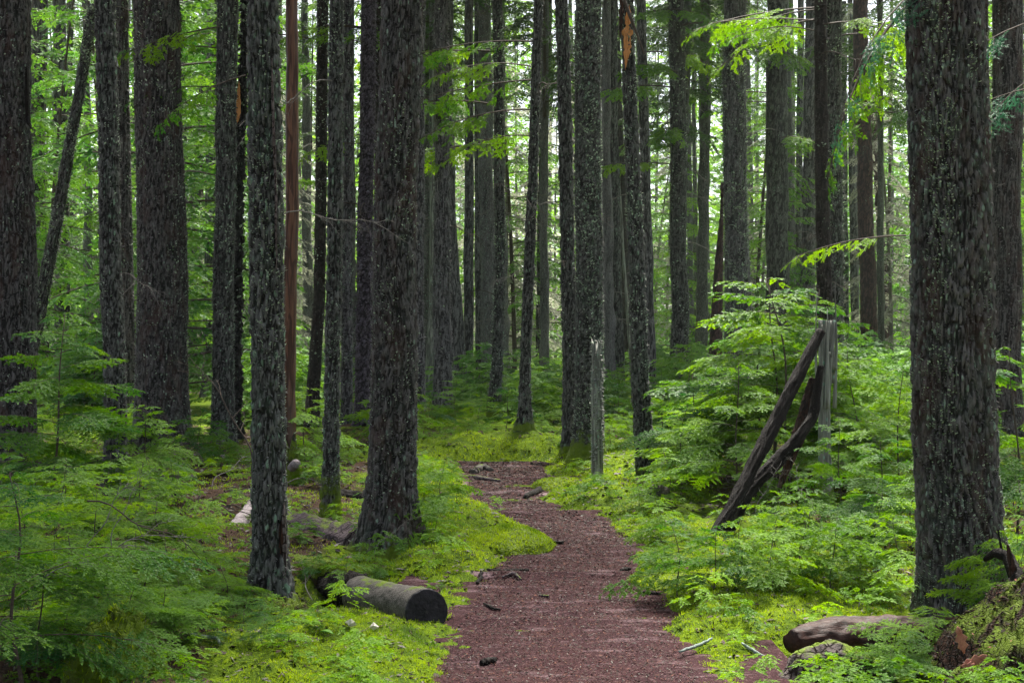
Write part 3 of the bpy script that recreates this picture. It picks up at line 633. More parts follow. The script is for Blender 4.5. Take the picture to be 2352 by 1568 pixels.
T("bleached_snag", "bleached grey green snag with broken top in front of the stout scaly trunk", [(1370, 745, 22), (1371, 900, 26), (1374, 1114, 28)], 'pale', lichen=.6, moss=.06, flare=.15, crown=False, dead=0, top_h=1.75, cat="snag", group="broken stumps and snags", short="bleached snag")
T("dead_sapling", "thin pale bare stem leaning right behind the orange scarred tree", [(1413, 250, 5), (1430, 560, 7), (1455, 910, 9)], 'pale', lichen=.3, crown=False, dead=0, top_h=8, flare=0, short="pale leaning stem", cat="dead tree")
T("hemlock_tree", "narrow dark trunk left of the orange scarred tree, forked near the top", [(1410, 0, 16), (1420, 200, 18), (1432, 550, 19), (1440, 880, 22)], 'dark', lichen=.1, short="narrow dark trunk", dead=1)
scar, _, scar_at = T("scarred_conifer", "lichen flecked trunk with a torn orange wood scar near the top, right of the path", [(1442, 0, 30), (1447, 200, 32), (1457, 500, 36), (1470, 850, 42), (1484, 1116, 46)], 'furl', lichen=.5, moss=.22, short="orange scarred trunk", dead=0, crown=False)
T("hemlock_tree", "grey trunk just right of and behind the orange scarred trunk", [(1474, 0, 22), (1482, 400, 24), (1494, 930, 30)], 'grey', lichen=-.2, short="grey trunk behind the scarred one", dead=3, boughs=((120, 10, .9, 2), (40, -60, 1.1, 1)))
T("conifer_tree", "dark upright trunk with boughs crossing it, between scarred tree and pale speckled tree", [(1553, 0, 37), (1557, 300, 37), (1560, 600, 38), (1563, 935, 44)], 'furl', lichen=.2, short="dark bough crossed trunk", dead=2, boughs=((170, -120, 1.1, 0), (200, 175, 1.0, 1), (300, -110, .9, 2), (380, 200, .9, 0), (60, -20, 1.2, 1)))
T("hemlock_tree", "slender bluish trunk midway between the bough crossed trunk and pale speckled tree", [(1628, 0, 17), (1622, 300, 18), (1614, 700, 22), (1614, 865, 26)], 'grey', lichen=.2, short="slender bluish trunk", dead=5, boughs=((30, 190, 1.4, 0), (10, 10, 1.3, 1)))
T("pale_speckled_conifer", "pale grey trunk speckled with lichen, tallest pale one right of the path", [(1687, 0, 50), (1690, 400, 54), (1694, 700, 60), (1698, 950, 70)], 'grey', lichen=.6, short="pale speckled trunk", dead=1)
T("split_snag", "split rotten snag with red heartwood leaning against the pale speckled trunk", [(1658, 480, 8), (1650, 620, 22), (1644, 760, 30), (1636, 890, 34)], 'red', D=38, lichen=-.6, crown=False, dead=0, top_h=5.9, cat="snag", group="broken stumps and snags", short="split red snag")
T("conifer_tree", "sturdy brown grey trunk right of the pale speckled tree, foot hidden in saplings", [(1785, 0, 48), (1785, 400, 50), (1784, 905, 56)], 'furl', lichen=0, short="sturdy brown grey trunk", dead=3, boughs=((215, 185, 1.1, 0), (235, 200, 1.0, 1), (130, -90, 1.2, 2), (320, -60, .9, 3)))
T("hemlock_tree", "very pale thin trunk right of the sturdy brown grey one", [(1817, 100, 12), (1820, 500, 13), (1822, 865, 15)], 'pale', lichen=.4, short="very pale thin trunk", dead=2)
T("hemlock_tree", "thin pale grey trunk, second right of the sturdy brown grey one", [(1840, 0, 15), (1836, 400, 16), (1834, 870, 18)], 'grey', lichen=.2, short="thin pale grey trunk", dead=2)
T("conifer_tree", "grey lilac trunk touching the left edge of the near black cedar", [(1864, 0, 28), (1859, 400, 30), (1853, 880, 38)], 'grey', lichen=.0, short="grey lilac trunk", dead=1)
T("black_cedar", "near black smooth cedar trunk rising behind the hollow broken snag", [(1884, 0, 28), (1889, 400, 31), (1894, 700, 36), (1899, 1080, 40)], 'dark', lichen=-.3, short="near black cedar", dead=2, boughs=((45, 180, .9, 0), (70, 200, .8, 1), (60, -30, .9, 2), (20, 150, .9, 1)))
T("conifer_tree", "brown trunk with pale lichen edge right of the near black cedar", [(1915, 0, 34), (1917, 400, 34), (1921, 965, 40)], 'furl', lichen=.3, short="brown trunk right of the cedar", dead=4, boughs=((80, -20, 1.0, 0),))
T("hemlock_tree", "thin dim trunk between the brown trunk and the dark red barked one", [(1938, 0, 14), (1940, 400, 14), (1943, 860, 17)], 'furl', lichen=.2, short="thin dim trunk", dead=3)
T("hemlock_tree", "thin pale stemmed trunk just left of the dark red barked one", [(1953, 0, 12), (1958, 400, 16), (1966, 870, 20)], 'grey', lichen=.2, short="thin pale stemmed trunk", dead=3)
T("red_barked_conifer", "dark red barked trunk with flaking plates left of the huge right trunk", [(1976, 0, 33), (1986, 400, 34), (1998, 845, 40)], 'red', lichen=-.3, short="dark red barked trunk", dead=5, D=45, boughs=((120, -30, 1.6, 0), (260, 0, 1.5, 1), (60, 20, 1.5, 3)))
T("red_barked_conifer", "thin curved reddish trunk right of the dark red barked one", [(2004, 200, 14), (2014, 400, 17), (2030, 650, 19), (2037, 870, 20)], 'red', lichen=-.2, short="thin curved reddish trunk", dead=3, crown=False, top_h=14)
T("massive_conifer", "massive rough barked trunk with white lichen specks, largest at right of the photo", [(2167, 0, 172), (2178, 400, 176), (2192, 800, 180), (2203, 1200, 184), (2212, 1425, 194)], 'fur', lichen=1.25, flare=.25, short="massive right hand trunk", dead=0)
T("hemlock_tree", "thin grey trunk pressed behind the right edge of the massive speckled trunk", [(2263, 0, 14), (2266, 400, 16), (2274, 985, 22)], 'strip', lichen=.1, short="thin grey trunk behind the massive one", dead=1)
T("broad_conifer", "broad dark trunk at the right edge of the photo behind bluish sprays", [(2311, 0, 68), (2311, 500, 66), (2312, 1030, 76)], 'strip', lichen=-.3, short="broad dark trunk at the right edge", dead=2)

# pieces special to single trees -------------------------------------------------
def strip_part(name, parent, D, pts, mat, thick=.02, off=-.02, seed=1, ragged=.15):
    """thin ragged strip of wood or bark lying on the camera side of a trunk; pts (px, py, w) top first; real thickness"""
    X0, _, z0 = parent.location
    V = []; n = 26; P = resample([(a, b_, c) for a, b_, c in pts], n); g = np.random.default_rng(seed)
    for k, (px, py, w) in enumerate(P):
        t = k / (n - 1); ww = w * (min(1, t * 6 + .05) * min(1, (1 - t) * 6 + .05)) * (1 + g.normal(0, ragged))
        L_, R_ = W(px - ww / 2 + g.normal(0, ragged * 2), py, D), W(px + ww / 2 + g.normal(0, ragged * 2), py, D)
        for dy, q in ((off, L_), (off, R_), (off + thick, R_), (off + thick, L_)): V.append((q[0] - X0, dy - (.01 * math.sin(t * 9)), q[2] - z0))
        
    F = []
    for k in range(n - 1):
        for s in range(4): F.append((k * 4 + s, k * 4 + (s + 1) % 4, k * 4 + 4 + (s + 1) % 4, k * 4 + 4 + s))
    return mesh_np(name, V, [np.array(F), np.array([(0, 1, 2), (0, 2, 3)]), np.array([(n * 4 - 4, n * 4 - 3, n * 4 - 2)])], [mat], parent, smooth=False)
def D_of(o): return o.location[1]
strip_part("wood_scar", scar, D_of(scar), [(1444, 15, 10), (1440, 60, 16), (1440, 110, 16), (1435, 165, 5)], M_ORANGE, thick=.04, off=-.085 , ragged=.3)
strip_part("torn_bark", scar, D_of(scar), [(1428, -20, 12), (1425, 60, 8), (1422, 100, 3)], M_ROT, .03, -.09)
strip_part("bare_strip", shag, D_of(shag), [(552, 190, 4), (551, 235, 8), (548, 265, 14), (543, 300, 5)], M_ORANGE, .03, -.11, ragged=.1)
for (nm, lb) in (("broad_conifer", "huge"), ):
    for t in TREES:
        if "huge trunk" in t[4]["label"] and t[4].name.startswith("broad"):
            strip_part("torn_bark", t[4], D_of(t[4]), [(409, 200, 8), (416, 320, 10), (424, 500, 18), (430, 620, 16), (434, 800, 12), (436, 950, 6)], M_SHAG, .12, -.06, ragged=.2)
for t in TREES:
    if t[4].name.startswith("split_conifer"):
        strip_part("grey_split_strip", t[4], D_of(t[4]), [(630, 140, 3), (634, 300, 5), (639, 450, 4), (641, 620, 3)], M_STONE, .04, -.10, ragged=.1)
        strip_part("rotten_gap", t[4], D_of(t[4]), [(651, 1180, 8), (652, 1260, 14), (654, 1330, 12), (655, 1370, 5)], M_ROT, .04, -.09, ragged=.1)
        strip_part("grey_wood_strip", t[4], D_of(t[4]), [(657, 1150, 5), (659, 1260, 8), (660, 1345, 7)], M_STONE, .05, -.10, ragged=.1)
    if "left edge of the photo" in t[4]["label"] and t[4].name.startswith("broad"):
        strip_part("dark_crack", t[4], D_of(t[4]), [(74, 150, 3), (71, 230, 8), (76, 290, 7), (88, 306, 3)], M_DARKWOOD, .05, -.16, ragged=.05)

# ------------------------------------------------------------ pale air between the far trunks
vv = np.array([(x, y, z) for x in (-90, 90) for y in (-40, 190) for z in (-2, 48)], float)
hz_o = mesh_np("haze", vv, np.array([(0, 1, 3, 2), (4, 6, 7, 5), (0, 4, 5, 1), (2, 3, 7, 6), (0, 2, 6, 4), (1, 5, 7, 3)]), smooth=False); tag(hz_o, "pale damp air between the far trunks", "haze", kind="stuff")
hm = bpy.data.materials.new("pale_air"); hm.use_nodes = True; hn = hm.node_tree; hn.nodes.remove(hn.nodes["Principled BSDF"])
pv = hn.nodes.new("ShaderNodeVolumePrincipled"); pv.inputs["Color"].default_value = (.86, .93, .90, 1); pv.inputs["Density"].default_value = .0003; pv.inputs["Anisotropy"].default_value = .2
hn.links.new(pv.outputs[0], hn.nodes["Material Output"].inputs["Volume"]); hz_o.data.materials.append(hm)
cy.volume_bounces = 0; cy.volume_step_rate = 8

# ------------------------------------------------------------ background wood
TALL = [plant_meshes("tall_mesh", 300 + i, 14, 2.9, 62, 'huge', M_LEAFB, M_TWIG, low=.04, elev=(-.05, .3), droop=(.15, .35), stem_r=.09, join=True, kfan=.36) for i in range(3)]
g0 = random.Random(99)
placed = []
def clear(x, y, d): return all((x - a)**2 + (y - b_)**2 > d * d for a, b_ in placed)
def near_short(px, D, maxD=60):
    """the landmark trunk closest in the picture"""
    c = [(abs(t[0] - px), t) for t in TREES if t[1] < maxD]
    t = min(c, key=lambda q: q[0])[1]
    return t
PENDING = {}
def auto_label(o, px, D, noun, cat, group, adj):
    t = near_short(px, D); side = "left" if px < t[0] else "right"
    rel = "behind" if D > t[1] else "before"
    PENDING.setdefault((noun, t[2], side, rel, group, cat, adj), []).append((px, D, o))
ORD = ["", "second ", "third ", "fourth ", "fifth ", "sixth ", "seventh ", "eighth ", "ninth ", "tenth ", "eleventh ", "twelfth ", "thirteenth ", "fourteenth ", "fifteenth ", "sixteenth "]
def flush_labels():
    for (noun, sh, side, rel, group, cat, adj), L in PENDING.items():
        L.sort(key=lambda q: q[1])
        for i, (px, D, o) in enumerate(L):
            nth = ORD[min(i, 15)]; near = ("nearest " if i == 0 else nth + "nearest ") if len(L) > 1 else ""
            tag(o, " ".join(f"{near}{adj} {noun} {rel}, {side} of {sh}".split()[:16]), cat, group)
i = 0; tries = 0
while i < 84 and tries < 5000:
    tries += 1
    D = g0.uniform(42, 105) if i > 14 else g0.uniform(30, 46)
    px = g0.uniform(-150, 2500); x = (px - 1176) * D / FP
    if not clear(x, D, 2.6): continue
    if D < 50 and (600 < px < 2260): continue
    placed.append((x, D)); s = g0.uniform(.75, 1.25)
    o = obj_of("understory_hemlock", TALL[i % 3], None, (x, D, gz(x, D) - .1), (0, 0, g0.uniform(0, 6.3)), (s * g0.uniform(.9, 1.2), s, s))
    auto_label(o, px, D, "bushy green hemlock", "tree", "bushy hemlocks of the back wood", "mid-height"); i += 1
DEADT = plant_meshes("dead_tall_mesh", 333, 13, 2.6, 80, 'huge', M_DEADF, M_TWIGP, low=.02, elev=(-.15, .15), droop=(.2, .4), stem_r=.08, join=True, kfan=.3, fill=.8)
for px, D in ((1165, 52), (1210, 60), (1275, 66), (1120, 70), (655, 50), (700, 62), (2050, 50), (1745, 60), (245 - 20, 48), (440, 56), (1500, 68), (990, 64)):
    x = (px - 1176) * D / FP; placed.append((x, D)); o = obj_of("lichen_hemlock", DEADT, None, (x, D, gz(x, D) - .1), (0, 0, px), (1, 1, 1.05))
    auto_label(o, px, D, "lichen draped hemlock", "tree", "grey lichen draped hemlocks of the back wood", "pale grey")
# far bare trunks
TRK = []
for k in range(4):
    zz = np.linspace(-.4, 24, 60); g = np.random.default_rng(k + 40); P = np.stack([np.cumsum(g.normal(0, .012, 60)), np.cumsum(g.normal(0, .012, 60)), zz], -1)
    R = np.linspace(.22, .07, 60)[:, None] * (1 + .12 * g.normal(0, 1, (60, 12))) ; R[:3] *= 1.3
    v, f, t, _ = tube_arrays(P, R, 12, True); n = len(v)
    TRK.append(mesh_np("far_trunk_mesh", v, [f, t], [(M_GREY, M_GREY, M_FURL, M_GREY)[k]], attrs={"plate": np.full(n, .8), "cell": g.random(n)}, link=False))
i = 0; tries = 0
while i < 120 and tries < 6000:
    tries += 1
    D = g0.uniform(36, 110); px = g0.uniform(-100, 2450); x = (px - 1176) * D / FP
    if not clear(x, D, 1.7): continue
    placed.append((x, D)); s = g0.uniform(.5, 1.25)
    r = empty("distant_conifer", (x, D, gz(x, D)), g0.uniform(0, 6.3)); auto_label(r, px, D, "conifer trunk", "tree", "distant bare trunks of the back wood", "distant slim")
    t = obj_of("trunk", TRK[i % 4], r, None, (g0.uniform(-.02, .02), g0.uniform(-.025, .025), 0), (s, s, 1)); t["moss_height"] = .3; t["lichen"] = g0.uniform(-.3, .5)
    zc = W(0, 0, D)[2] * g0.uniform(.5, .95)
    if i % 2 == 0: obj_of("crown", CROWN[i % 2], r, (0, 0, zc), (0, 0, 0), g0.uniform(.7, 1.0))
    for q in range(3):
        obj_of("dead_branch", SNAGBP[q % 2], r, (0, 0, g0.uniform(2, zc)), (0, g0.uniform(-.2, .3), g0.uniform(0, 6.3)), g0.uniform(1.5, 3))
    i += 1
# the wood beyond, one mass of crowns closing the horizon
g = np.random.default_rng(77); n = 110000
cx = g.uniform(-75, 75, 260); cyy = g.uniform(112, 150, 260); ch = g.uniform(14, 34, 260)
k = g.integers(0, 260, n); u = g.random(n)**1.1; zz = u * ch[k]; rad = (1 - u)**.6 * 4.2 * g.random(n)**.6 + .2; a = g.uniform(0, 6.28, n)
S = np.stack([cx[k] + rad * np.cos(a), cyy[k] + rad * np.sin(a), zz], -1); d = np.stack([np.cos(a), np.sin(a), np.full(n, -.3)], -1); d /= np.linalg.norm(d, axis=1, keepdims=True)
w = np.cross(d, g.normal(0, .5, (n, 3)) + [0, 0, 1]); w /= np.linalg.norm(w, axis=1, keepdims=True); l = g.uniform(.3, .8, n)[:, None]
V = np.stack([S, S + d * l + w * l * .3, S + d * l * 1.8, S + d * l - w * l * .3], 1).reshape(-1, 3)
o = mesh_np("forest", V, np.arange(len(V)).reshape(-1, 4), [M_LEAFB], smooth=False, attrs={"tone": tone_of(V, g)})
tag(o, "far green wood closing the view behind the trunks", "forest", kind="stuff")

# ------------------------------------------------------------ young hemlocks
def variants(n, base, **kw): return [plant_meshes("sapling", base + i, **kw) for i in range(n)]
S_NEAR = variants(4, 10, Hh=.85, spread=.78, nb=16, kfan=.5, lod='near', leafm=M_LEAF, woodm=M_TWIG, stem_r=.008, low=.25, elev=(.1, .55), droop=(.35, .7))
S_NEARW = variants(2, 20, Hh=1.05, spread=.95, nb=16, kfan=.5, lod='nearb', leafm=M_LEAF, woodm=M_TWIG, stem_r=.010, low=.30, elev=(.05, .4), droop=(.3, .5))
S_MID = variants(4, 30, Hh=2.0, spread=1.25, nb=20, kfan=.50, lod='mid', leafm=M_LEAF, woodm=M_TWIG, stem_r=.014, low=.16, elev=(.1, .42), droop=(.25, .5))
S_SML = variants(3, 40, Hh=1.0, spread=.72, nb=17, kfan=.48, lod='mid', leafm=M_LEAF, woodm=M_TWIG, stem_r=.008, low=.2, elev=(.05, .45), droop=(.3, .6))
S_FAR = [plant_meshes("far_sapling", 50 + i, 2.0, 1.15, 36, 'far', M_LEAFB, M_TWIG, low=.08, elev=(.05, .4), droop=(.25, .5), stem_r=.014, join=True) for i in range(4)]
SPR = variants(3, 60, Hh=.16, spread=.13, nb=7, lod='near', leafm=M_LEAF, woodm=M_TWIG, stem_r=.0025, low=.3)
def sapling(pair, px, py, top, label=None, D=None, wid=1.0, rz=None, group="young hemlocks of the understory", sink=.02):
    """foot pixel (px, py); top: pixel row of its tip"""
    if D is None: x, D = ground_at(px, py)
    else: x = (px - 1176) * D / FP
    z = gz(x, D) - sink; hgt = max(.15, CAM_H - (top - 784) * D / FP - z)
    r = empty("hemlock_sapling", (x, D, z), g0.uniform(0, 6.3) if rz is None else rz)
    fme, sme = pair; h0 = max(v.co.z for v in list(sme.vertices)[:96]) if "h0" not in fme else fme["h0"]
    fme["h0"] = h0; s = hgt / h0
    r.scale = (s * wid, s * wid, s)
    obj_of("stem", sme, r); obj_of("foliage", fme, r); placed.append((x, D))
    if label: tag(r, label, "sapling", group)
    else: auto_label(r, px, D, "young hemlock", "sapling", group, ("low" if hgt < .8 else "waist-high" if hgt < 1.3 else "tall"))
    return r
P_ = sapling
# left foreground thicket
P_(S_NEARW[0], 40, 1700, 1090, "nearest wide arching young hemlock at the lower left corner", wid=1.15, rz=.3)
P_(S_NEAR[0], 250, 1540, 1300, "low bright pale tipped young hemlock above the mossy hummock", wid=1.5)
P_(S_NEAR[1], 372, 1560, 1345, "black stemmed young hemlock beside the mossy hummock", wid=1.7)
P_(S_NEAR[2], 560, 1480, 1370, wid=1.6); P_(S_NEAR[3], 110, 1460, 1180, wid=1.2); P_(S_NEARW[1], 230, 1400, 1130, wid=1.0)
P_(S_NEARW[0], 330, 1330, 1060, wid=1.1); P_(S_SML[0], 420, 1290, 1080, wid=1.3); P_(S_SML[1], 130, 1330, 1075, wid=1.3); P_(S_SML[2], 30, 1290, 1090, wid=1.2)
P_(S_NEAR[1], 480, 1400, 1240, wid=1.5); P_(S_NEAR[0], 330, 1430, 1220, wid=1.6); P_(S_SML[1], 240, 1240, 1040, wid=1.4)
P_(S_NEAR[3], 735, 1490, 1395, "spindly low young hemlock in front of the cut log", wid=1.2)
P_(S_NEAR[2], 20, 1580, 1350, wid=1.5); P_(S_NEAR[1], 150, 1610, 1400, wid=1.4); P_(S_NEAR[0], 470, 1560, 1420, wid=1.3)
P_(S_MID[0], 128, 1200, 720, "tall layered young hemlock with dark stem between the two leftmost trunks", wid=1.15, rz=1.0)
P_(S_MID[1], 330, 1180, 930, "layered young hemlock spreading before the huge trunk", wid=1.3)
P_(S_SML[2], 400, 1200, 1050, wid=1.3); P_(S_SML[1], 60, 1180, 1010, wid=1.1)
P_(S_SML[1], 720, 1330, 1265, wid=1.3); P_(S_SML[2], 800, 1350, 1270, wid=1.3)
P_(S_SML[1], 700, 1260, 1190, wid=1.5); P_(S_SML[0], 860, 1330, 1255, wid=1.2)
for k, (px, py, top, v) in enumerate(((90, 1640, 1290, 0), (300, 1600, 1330, 1), (430, 1500, 1330, 3), (180, 1500, 1230, 2), (60, 1400, 1130, 1), (380, 1360, 1150, 0), (520, 1440, 1290, 2), (640, 1500, 1420, 3), (280, 1340, 1110, 3), (150, 1270, 1050, 0), (20, 1230, 1040, 2), (600, 1560, 1450, 0))):
    P_(S_NEAR[v], px, py, top, wid=1.35)
# left bank of the path
P_(S_SML[0], 950, 1270, 1075, "feathery young hemlock against the right side of the big furrowed trunk", wid=1.1)
P_(S_SML[1], 1010, 1200, 1050, wid=1.2); P_(S_SML[2], 1000, 1270, 1150, wid=1.3); P_(S_SML[0], 1050, 1180, 1080, wid=1.1); P_(S_SML[2], 960, 1150, 1035, wid=1.3)
P_(S_SML[1], 720, 1140, 1040, wid=1.2); P_(S_SML[0], 800, 1100, 1010, wid=1.3)
for k, (px, py, top) in enumerate(((985, 1010, 900), (1045, 985, 870), (1100, 1000, 905), (1165, 1010, 890), (1160, 965, 850), (1250, 975, 850), (1275, 1010, 910), (1245, 1045, 960), (1340, 960, 860), (1420, 1000, 880), (1450, 960, 830), (1530, 990, 850),
        (1580, 950, 800), (1400, 1060, 950), (1440, 1040, 930), (1520, 1060, 910), (1005, 1045, 985), (1075, 1030, 960), (1120, 1045, 1000), (945, 1050, 975), (1230, 940, 820), (1180, 900, 800), (1080, 905, 810), (1490, 905, 790), (700, 1000, 900), (735, 960, 850), (810, 1000, 920))):
    P_((S_MID if py < 1000 else S_SML)[k % 3], px, py, top, wid=1.5)
# right thicket round the snag
P_(S_MID[0], 1815, 1150, 640, "tallest bright young hemlock beside the hollow broken snag", wid=1.25, rz=2.0)
P_(S_MID[1], 1745, 1120, 720, wid=1.2); P_(S_MID[2], 1785, 1130, 655, wid=1.35, rz=3.3); P_(S_MID[3], 1865, 1115, 665, wid=1.3); P_(S_MID[1], 1700, 1090, 775, wid=1.3); P_(S_MID[2], 1690, 1180, 835, wid=1.15, rz=.4); P_(S_MID[3], 1600, 1130, 860, "bright layered young hemlock reaching over the path's right side", wid=1.3)
P_(S_MID[0], 1560, 1150, 930, wid=1.4); P_(S_SML[0], 1540, 1180, 1030, wid=1.3)
P_(S_MID[2], 1970, 1150, 790, wid=1.2); P_(S_MID[3], 2060, 1180, 850, wid=1.2); P_(S_MID[1], 1930, 1240, 960, wid=1.15); P_(S_MID[0], 2030, 1270, 1000, wid=1.2)
P_(S_SML[1], 1860, 1260, 1100, wid=1.4); P_(S_SML[2], 1780, 1290, 1130, wid=1.3); P_(S_MID[1], 2120, 1120, 830, wid=1.1); P_(S_MID[3], 1900, 1100, 860, wid=1.2)
for a in ((1560, 1385, 1195, 0), (1640, 1400, 1210, 1), (1700, 1390, 1185, 2), (1770, 1400, 1200, 0), (1840, 1380, 1190, 1), (1910, 1385, 1190, 2), (1980, 1370, 1180, 0), (2060, 1380, 1185, 1), (2010, 1310, 1130, 1), (2090, 1300, 1090, 0)):
    P_(S_SML[a[3]], a[0], a[1], a[2], wid=1.35)
for a in ((1520, 1255, 1150, 0), (1500, 1320, 1240, 2), (1470, 1190, 1110, 0)):
    P_(S_SML[a[3]], a[0], a[1], a[2], wid=1.3)
# right edge
P_(S_MID[2], 2340, 1250, 800, wid=1.1); P_(S_MID[1], 2330, 1190, 1000, wid=1.2); P_(S_SML[1], 2340, 1330, 1180, wid=1.3); P_(S_SML[0], 2120, 1240, 1050, wid=1.2)
P_(S_NEAR[0], 2130, 1540, 1395, "low bright young hemlock over the wet brown log", wid=1.4, rz=2.6); P_(S_NEAR[2], 2050, 1560, 1440, wid=1.6)
P_(S_NEAR[1], 2300, 1560, 1222, "young hemlock with a bright horizontal spray before the massive trunk", D=7.1, wid=.8, rz=1.2)
P_(S_NEAR[3], 2330, 1500, 1230, wid=.8, D=6.9)
# mid and far understory, in drifts
i = 0; tries = 0
while i < 190 and tries < 20000:
    tries += 1
    D = 15 + 55 * g0.random()**1.25; px = g0.uniform(-60, 2420); x = (px - 1176) * D / FP
    pd = float(path_dist(np.array([x]), np.array([D]))[0])
    if pd < .45 or not clear(x, D, .62 if D < 30 else .9): continue
    if 930 < px < 1260 and D < 27 and g0.random() < .75: continue
    if 620 < px < 1000 and D < 22 and g0.random() < .6: continue
    hgt = g0.uniform(.5, 1.25) * (.75 if px < 620 and D < 26 else 1) * (1 if D < 24 else 1.5) * (.7 if 900 < px < 1500 else 1)
    if D < 24:
        top = 784 + (CAM_H - hgt) * FP / D; P_((S_SML if hgt < 1.1 else S_MID)[g0.randrange(3)], px, 0, top, D=D, wid=g0.uniform(1.1, 1.5))
    else:
        s = hgt / 2.0 * g0.uniform(1, 1.3)
        o = obj_of("hemlock_sapling", S_FAR[i % 4], None, (x, D, gz(x, D) - .03), (0, 0, g0.uniform(0, 6.3)), (s * 1.35, s * 1.35, s)); placed.append((x, D))
        auto_label(o, px, D, "young hemlock", "sapling", "young hemlocks of the understory", "bright green")
    i += 1
# near hanging sprays at the top of the frame, each held by its own tree's twig
def hanging(px, py, D, rz, ry, sc, label, me, rx=0.0):
    o = obj_of("bough", me, None, tuple(W(px, py, D)), (rx, ry, rz), sc); return o
CED = [bough_mesh("cedar_bough_mesh", 740 + i, 1.3, 'nearb', M_CEDAR, droop=.35, elev=.1, r=.006, kfan=.28) for i in range(2)]
def add_bough(short, px, py, D, rz, ry, sc, me, rx=0.0):
    for t in TREES:
        if t[2] == short:
            r = t[4]; o = obj_of("bough", me, r, tuple(Vector(W(px, py, D)) - r.location), (rx, ry, rz), sc); return o
add_bough("broad dark trunk at the right edge", 2400, 40, 11.0, 3.3, .35, 1.0, CED[0]); add_bough("broad dark trunk at the right edge", 2390, 170, 11.5, 3.5, .5, .9, CED[1])
add_bough("broad dark trunk at the right edge", 2420, 190, 10.8, 3.0, .2, .9, CED[0]); add_bough("massive right hand trunk", 2150, -60, 8.2, 3.5, .7, 1.0, CED[1], .5)
add_bough("massive right hand trunk", 2120, -30, 8.6, 3.3, .9, .9, BOUGHN[1], .2)
add_bough("near black cedar", 1890, 15, 19, 3.1, .1, 1.2, BOUGHN[0]); add_bough("near black cedar", 1900, 40, 20, 2.9, .15, 1.1, BOUGHN[2])
add_bough("massive right hand trunk", 2085, 540, 9.5, 3.2, .12, .55, BOUGHN[0])
add_bough("split lichen green trunk", 560, 170, 9.5, 3.0, .35, .45, BOUGHN[1]); add_bough("brown grey trunk with lichen tuft", 500, 60, 17, 2.9, .15, .9, BOUGHN[0])

flush_labels()

# ------------------------------------------------------------ logs, stumps, mounds
def log_mesh(P, R, seg=40, rough=.05, seed=1, n=60, wob=.05, squash=1.0):
    P = smooth_curve(P, n); R = np.interp(np.linspace(0, 1, n), np.linspace(0, 1, len(R)), R)
    th = np.linspace(0, 2 * np.pi, seg, endpoint=False); ct, sn = np.cos(th)[None], np.sin(th)[None]; s = (np.linspace(0, 1, n) * 6)[:, None] + 0 * ct
    RR = R[:, None] * (1 + wob * (vnoise(ct * 1.5 + 0 * s, sn * 1.5 + 0 * s, s, seed) - .5) * 2 + rough * (fbm(ct * 5 + 0 * s, sn * 5 + 0 * s, s * 3, seed + 2, 3) - .5) * 2)
    return P, RR
def log(name, label, P, R, mat, endmat=None, cat="fallen log", group=None, **kw):
    P = [np.array(p_, float) for p_ in P]; PP, RR = log_mesh(P, R, **kw); seg = RR.shape[1]
    V, F, T, _ = tube_arrays(PP, RR, seg, True)
    r = empty(name, tuple(PP[0])); o0 = PP[0]
    bark = mesh_np("bark", V - o0, [F, T], [mat], r)
    if endmat:   # sawn face: a disc with a little relief set just proud of the end
        Pp, A, B = frame_pts(PP); c = PP[-1]; T_ = PP[-1] - PP[-2]; T_ /= np.linalg.norm(T_); ax, bx = A[-1], B[-1]; rr = RR[-1]
        vs_, fs = [], []; th = np.linspace(0, 2 * np.pi, seg, endpoint=False); rings = 16
        g = np.random.default_rng(5)
        for k in range(rings + 1):
            q = k / rings
            h = .010 - (.008 if k == 0 else 0) + g.normal(0, .0012, seg)
            if k == 0: q = 1.0; h = np.full(seg, -.004)
            else: q = 1.0 - (k - 1) / rings * .99
            vs_.append(c + T_ * np.reshape(h, (-1, 1)) + (rr * q * .985)[:, None] * (np.cos(th)[:, None] * ax + np.sin(th)[:, None] * bx))
        Vv = np.concatenate(vs_) - o0; i_ = np.arange((rings + 1) * seg).reshape(rings + 1, seg); j_ = np.roll(i_, -1, 1)
        Ff = np.stack([i_[:-1], i_[1:], j_[1:], j_[:-1]], -1).reshape(-1, 4)
        mesh_np("cut_face", Vv, [Ff, np.stack([i_[-1], j_[-1], np.roll(i_[-1], -2)], -1)[:1]], [endmat], r)
    tag(r, label, cat, group); return r
LG = "fallen logs and wood on the forest floor"
def GP(px, py, D, r=0): q = W(px, py, D); return q
# the sawn log beside the path
Dl = CAM_H * FP / (1440 - 784)
rl = 53 * Dl / FP
log("sawn_log", "short round sawn log with a black wet cut face lying left of the path", [W(826, 1366, Dl + .85), W(895, 1386, Dl + .45), W(979, 1404, Dl)], [rl * .92, rl * .96, rl * 1.0], M_LOG, M_CUT, group=LG, seg=64, rough=.05, wob=.03)
log("broken_log", "dark broken hollow log end touching the back of the sawn log, mossy on top", [W(752, 1345, Dl + 1.55), W(822, 1364, Dl + 1.0)], [.09, .125], M_DARKWOOD, group=LG, seg=28, rough=.35, wob=.2)
log("rotten_log", "thick brown rotting log under the foot of the big furrowed trunk", [W(640, 1215, 12.2), W(750, 1250, 11.2), W(835, 1268, 10.6)], [.17, .19, .20], M_LOGV, group=LG, rough=.22, wob=.12, seg=44)
log("mossy_log", "yellow mossed pale log half buried beside the rotting log", [W(645, 1300, 10.1), W(760, 1330, 9.3)], [.10, .12], M_MOSSY, group=LG, rough=.2)
Dr_ = CAM_H * FP / (1505 - 784)
